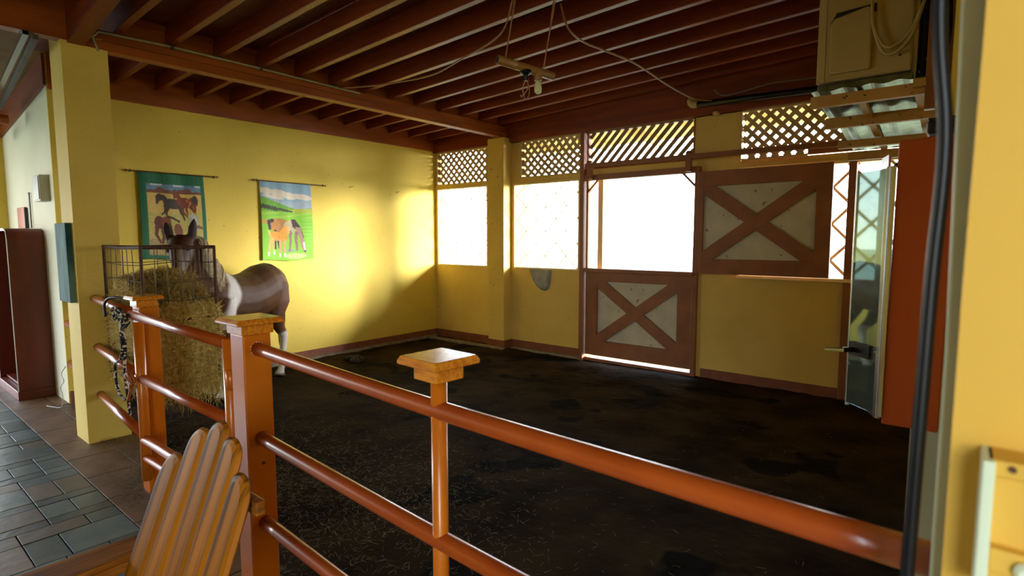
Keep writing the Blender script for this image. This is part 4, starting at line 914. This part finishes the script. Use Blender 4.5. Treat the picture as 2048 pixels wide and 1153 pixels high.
# ---------------------------------------------------------------- glass-fronted red cabinet at the right
t = thing('wall_cabinet', (6.57, -4.35, 1.07), 'red wooden wall cabinet side with its dark glass door ajar, on the right', 'cabinet')
obj('side_panel', prism(BM(), [(6.5116, -4.4, 1.0664), (6.640, -4.4, 1.067), (6.645, -4.4, 1.875), (6.5137, -4.4, 1.8667)], (0, .02, 0)), M['redwood'], t, .003)
obj('back_panel', B(6.61, 6.616, -4.38, -4.0, 1.07, 1.87), M['redwood'], t)
for z in (1.07, 1.46, 1.85): obj('shelf', B(6.52, 6.61, -4.38, -4.0, z, z + .018), M['redwood'], t)
dr = obj('door_frame', BM() if False else B(6.500, 6.512, -4.405, -4.385, 1.085, 1.80), M['alu'], t, .002)
dA, dB = V((6.497, -4.40, 0)), V((6.405, -4.30, 0))
def pane(a, b, z0, z1, th): 
    n_ = (b - a).cross(V((0, 0, 1))).normalized() * th; return prism(BM(), [a + V((0, 0, z0)), b + V((0, 0, z0)), b + V((0, 0, z1)), a + V((0, 0, z1))], n_)
obj('glass_pane', pane(dA, dB, 1.09, 1.795, .006), M['glass'], t)
for (a, b) in ((0, .10), (.96, 1.0)): obj('glass_frame', pane(dA.lerp(dB, a) + V((0, -.002, 0)), dA.lerp(dB, b) + V((0, -.002, 0)), 1.08, 1.80, .012), M['alu'], t, .001)
obj('inner_door', prism(BM(), [(6.500, -4.385, 1.075), (6.47, -4.33, 1.075), (6.47, -4.33, 1.83), (6.49, -4.37, 1.835)], (.006, .003, 0)), M['alu'], t)
hd_ = obj('handle', T([(6.425, -4.335, 1.262), (6.40, -4.36, 1.262)], .008, 10), M['blackm'], t); obj('lever', tube(BM(), [(6.402, -4.36, 1.262), (6.355, -4.38, 1.262)], [.007, .005], 8), M['alu'], hd_)
obj('handle_plate', pane(dA.lerp(dB, .25) + V((-.004, -.006, 0)), dA.lerp(dB, .9) + V((-.004, -.006, 0)), 1.245, 1.285, .004), M['blackm'], hd_)
t = thing('black_box', (6.6, -4.5, 1.87), 'small black box sitting on top of the red cabinet', 'box'); obj('box_body', B(6.574, 6.66, -4.42, -4.32, 1.875, 1.91), M['blackm'], t, .006); obj('box_lid', B(6.576, 6.66, -4.415, -4.325, 1.91, 1.918), M['blackm'], t, .002)
struct('trim_12', B(6.578, 6.70, -4.36, -4.31, -.03, 1.066), M['paleblue'], label='pale blue-grey painted board standing below the red cabinet')
t = thing('hanging_hose', (6.63, -5.4, 1.5), 'thick black cable hanging down in front of the red cabinet', 'cable')
obj('cable', tube(BM(), bez([(6.622, -5.40, 2.3), (6.624, -5.40, 1.9), (6.6385, -5.40, 1.72), (6.6345, -5.40, 1.547), (6.632, -5.40, 1.36), (6.6295, -5.40, 1.15), (6.626, -5.40, .8)], 8), .0085, 10), M['blackm'], t, smooth=True)
t = thing('junction_box', (6.72, -5.47, 1.30), 'yellow painted switch box frame with a screw on the near yellow wall', 'switch box')
obj('frame_top', B(6.695, 6.80, -5.50, -5.45, 1.342, 1.361), M['near'], t, .003); obj('frame_side', B(6.692, 6.703, -5.51, -5.45, 1.20, 1.361), M['pale'], t, .002); obj('frame_bottom', B(6.703, 6.80, -5.50, -5.45, 1.235, 1.262), M['near'], t, .003)
obj('face', B(6.703, 6.80, -5.485, -5.45, 1.262, 1.342), M['near'], t); obj('screw', lathe(BM(), (6.717, -5.50, 1.354), [(.0035, .002), (.0035, -.003)], 10, 'y'), M['iron'], t)
obj('knob', lathe(BM(), (6.733, -5.50, 1.246), [(.009, 0), (.010, -.006), (.006, -.012)], 14, 'y'), M['pale'], t)

# ---------------------------------------------------------------- garden chair
t = thing('garden_chair', (4.75, -5.75, 0), 'varnished fan-back wooden garden chair in the bottom left foreground', 'chair')
TP = V((4.788, -5.4906, 1.0)); ln_ = math.radians(22); axu = V((0, math.sin(ln_), math.cos(ln_))); axw = V((1, 0, 0)); axn = axw.cross(axu)
def slat_mesh(dl, dr, wid, length, th=.026):
    # outline in local (x across, z along); dl and dr say how far the top falls away to the left and right edge
    bm = BM(); pts = []; h = wid / 2; n_ = 16; pts.append((-h, -length))
    for k in range(n_ + 1):
        x = -h * math.cos(PI * k / n_); d_ = dl if x < 0 else dr; pk = .25 * h * (1 if dl > dr else -1 if dr > dl else 0)
        u = (pk - x) / (h + pk) if x < pk else (x - pk) / (h - pk); d_ = dl if x < pk else dr
        pts.append((x, -d_ * (1 - math.sqrt(max(0, 1 - u ** 2.2)))))
    pts.append((h, -length)); rad = max(dl, dr)
    # bullnosed edges through nested outlines
    layers = []
    for (inset, y) in ((.024, -th / 2 - .002), (.009, -th / 2 + .003), (0, 0), (.009, th / 2 - .003), (.024, th / 2 + .002)):
        lay = []
        for (x, z) in pts:
            sx = x * (1 - inset / h); sz = z - inset if z > -length + .01 else z; lay.append(bm.verts.new((sx, y, sz)))
        layers.append(lay)
    for i in range(4):
        for k in range(len(pts)): bm.faces.new((layers[i][k], layers[i][(k + 1) % len(pts)], layers[i + 1][(k + 1) % len(pts)], layers[i + 1][k]))
    bm.faces.new(layers[0][::-1]); bm.faces.new(layers[-1]); bmesh.ops.recalc_face_normals(bm, faces=bm.faces); return bm
cs = [(-.235, -.158, .135), (-.108, -.045, .126), (.010, 0, .124), (.128, -.030, .124), (.244, -.112, .124)]
for i, (cx, tz, wd) in enumerate(cs):
    tilt = -.06 - (0.02 if i in (2,) else 0)
    base = TP + axw * cx + axu * tz
    uz = (axu + axw * tilt).normalized(); ux = (axw - uz * axw.dot(uz)).normalized(); uy = uz.cross(ux)
    mt = Matrix(((ux.x, uy.x, uz.x, base.x), (ux.y, uy.y, uz.y, base.y), (ux.z, uy.z, uz.z, base.z), (0, 0, 0, 1)))
    obj('back_slat', slat_mesh(*((.11, .02), (.085, .015), (.045, .045), (.02, .075), (.02, .10))[i], wd, .80 + tz), M['slat'], t, matrix=mt, smooth=False)
WS = mat('teak_frame', (.14, .04, .005), (.40, .14, .018), 3, (12, 1.2, 12), rough=.4, coat=.1, spec=.25)
def cb_(z): return TP + axu * (z - 1.0) / math.cos(ln_)
for zz, hw_ in ((.82, .265), (.55, .265)):
    c = cb_(zz) - axn * -.034 if axn.y > 0 else cb_(zz) + axn * -.034
    c = cb_(zz) + V((0, .038, -.012)); obj('back_rail', beam(BM(), c - axw * hw_ + axw * .05, c + axw * hw_ + axw * .05, .03, .045), WS, t, .006)
for ax0 in (4.36, 5.09):
    obj('arm', prism(BM(), [(ax0, -5.60, .49), (ax0 + .13, -5.60, .49), (ax0 + .145, -5.95, .49), (ax0 + .125, -6.06, .49), (ax0 + .065, -6.09, .49), (ax0 + .005, -6.05, .49), (ax0 - .015, -5.95, .49)], (0, 0, .026)), WS, t, .008)
for x in (4.43, 5.15):
    obj('leg', B(x - .035, x + .035, -5.98, -5.95, 0, .49), WS, t, .005)
    obj('arm_support', B(x - .012, x + .012, -5.95, -5.64, .43, .49), WS, t, .004)
    obj('leg', prism(BM(), [(x - .02, -5.95, .28), (x - .02, -5.95, .38), (x - .02, -5.36, .10), (x - .02, -5.30, 0), (x - .02, -5.42, 0)], (.03, 0, 0)), WS, t, .005)
for i in range(6): obj('seat_slat', B(4.46, 5.12, -5.98 + i * .065, -5.922 + i * .065, .345 - .02 * i, .365 - .02 * i), WS, t, .004)

# ---------------------------------------------------------------- cabinet and fittings left of the pillar
t = thing('open_cabinet', (-.9, -5.03, 0), 'tall dark red open cabinet with a rounded top against the veranda wall', 'cabinet')
arc = [(-.5, 0.09), (-.5, 1.60)] + [(-.6 + .1 * math.cos(a), 1.60 + .1 * math.sin(a)) for a in (PI * .12, PI * .25, PI * .38, PI * .5)] + [(-1.45, 1.70), (-1.45, .09)]
arci = [(x + (.03 if x < -1 else -.025 if x > -.55 else 0), min(max(z, .12), 1.675)) for x, z in arc]
outer = obj('side_panel', B(-.525, -.50, -5.17, -4.885, .09, 1.60), M['cabinet'], t, .003)
bm = BM(); pr = [(-.50, 1.60), (-.508, 1.64), (-.53, 1.672), (-.565, 1.695), (-.61, 1.703), (-1.45, 1.703), (-1.45, 1.68), (-.61, 1.68), (-.57, 1.672), (-.545, 1.65), (-.53, 1.62), (-.525, 1.60)]
prism(bm, [(x, -5.17, z) for x, z in pr], (0, .285, 0)); obj('top', bm, M['cabinet'], t)
obj('side_panel', B(-1.45, -1.425, -5.17, -4.885, .09, 1.68), M['cabinet'], t, .003); obj('back_panel', B(-1.425, -.525, -4.90, -4.885, .09, 1.68), M['cabinet'], t)
obj('plinth', B(-1.46, -.49, -5.18, -4.885, 0, .09), M['cabinet'], t, .004)
for z in (.10,): obj('shelf', B(-1.425, -.525, -5.12, -4.9, z, z + .02), M['cabinet'], t)
obj('edge_highlight', T([(-.503, -5.172, .10), (-.503, -5.172, 1.60), (-.53, -5.172, 1.672), (-.61, -5.172, 1.70)], .004, 6), M['white'], t)  # white line painting the highlight along the cabinet's front edge
t = thing('meter_box', (-.25, -4.93, 2.08), 'grey box mounted high on the bright veranda wall', 'box'); obj('case', B(-.38, -.16, -4.96, -4.88, 1.96, 2.21), M['greyp'], t, .006); obj('front_cover', B(-.37, -.17, -4.968, -4.96, 1.975, 2.195), M['greyp'], t, .002)
t = thing('picture_frame', (-1.3, -4.9, 1.8), 'small reddish-brown panel on the veranda wall above the cabinet', 'panel'); obj('panel_board', B(-1.50, -1.15, -4.91, -4.885, 1.712, 1.94), M['redwood'], t, .004); obj('panel_edge', B(-1.14, -1.12, -4.915, -4.885, 1.712, 1.93), M['black'], t)
t = thing('wall_rod', (-.95, -4.91, 1.9), 'thin dark rod standing upright on the veranda wall beside the small panel', 'rod'); obj('rod', T([(-.93, -4.90, 2.07), (-.93, -4.90, 1.712)], .008, 8), M['grey'], t); obj('rod_tip', lathe(BM(), (-.93, -4.90, 2.07), [(.011, 0), (.011, .012)], 8), M['grey'], t)
t = thing('canvas_picture', (1.2, -5.11, 1.4), 'unframed blue-grey canvas picture on the narrow side of the pillar', 'picture')
PM = mat('canvas_paint', (.01, .07, .09), (.14, .26, .26), 3, (9, 1, .9), rough=.7, spec=.1); obj('canvas', B(1.10, 1.40, -5.13, -5.09, 1.11, 1.72), PM, t, .003); obj('stretcher', B(1.12, 1.38, -5.1, -5.09, 1.13, 1.70), M['wood'], t)
t = thing('loose_cord', (.15, -4.95, .3), 'thin pale cord dangling from the pipe rails to the tiles left of the pillar', 'cord')
obj('cord', tube(BM(), bez([(.16, -4.93, .40), (.13, -4.96, .33), (.20, -4.96, .27), (.12, -4.97, .20), (.17, -4.97, .12), (.15, -4.98, .02), (.05, -5.02, .008), (-.05, -5.05, .008)], 6), .004, 6), M['greyp'], t, smooth=True)
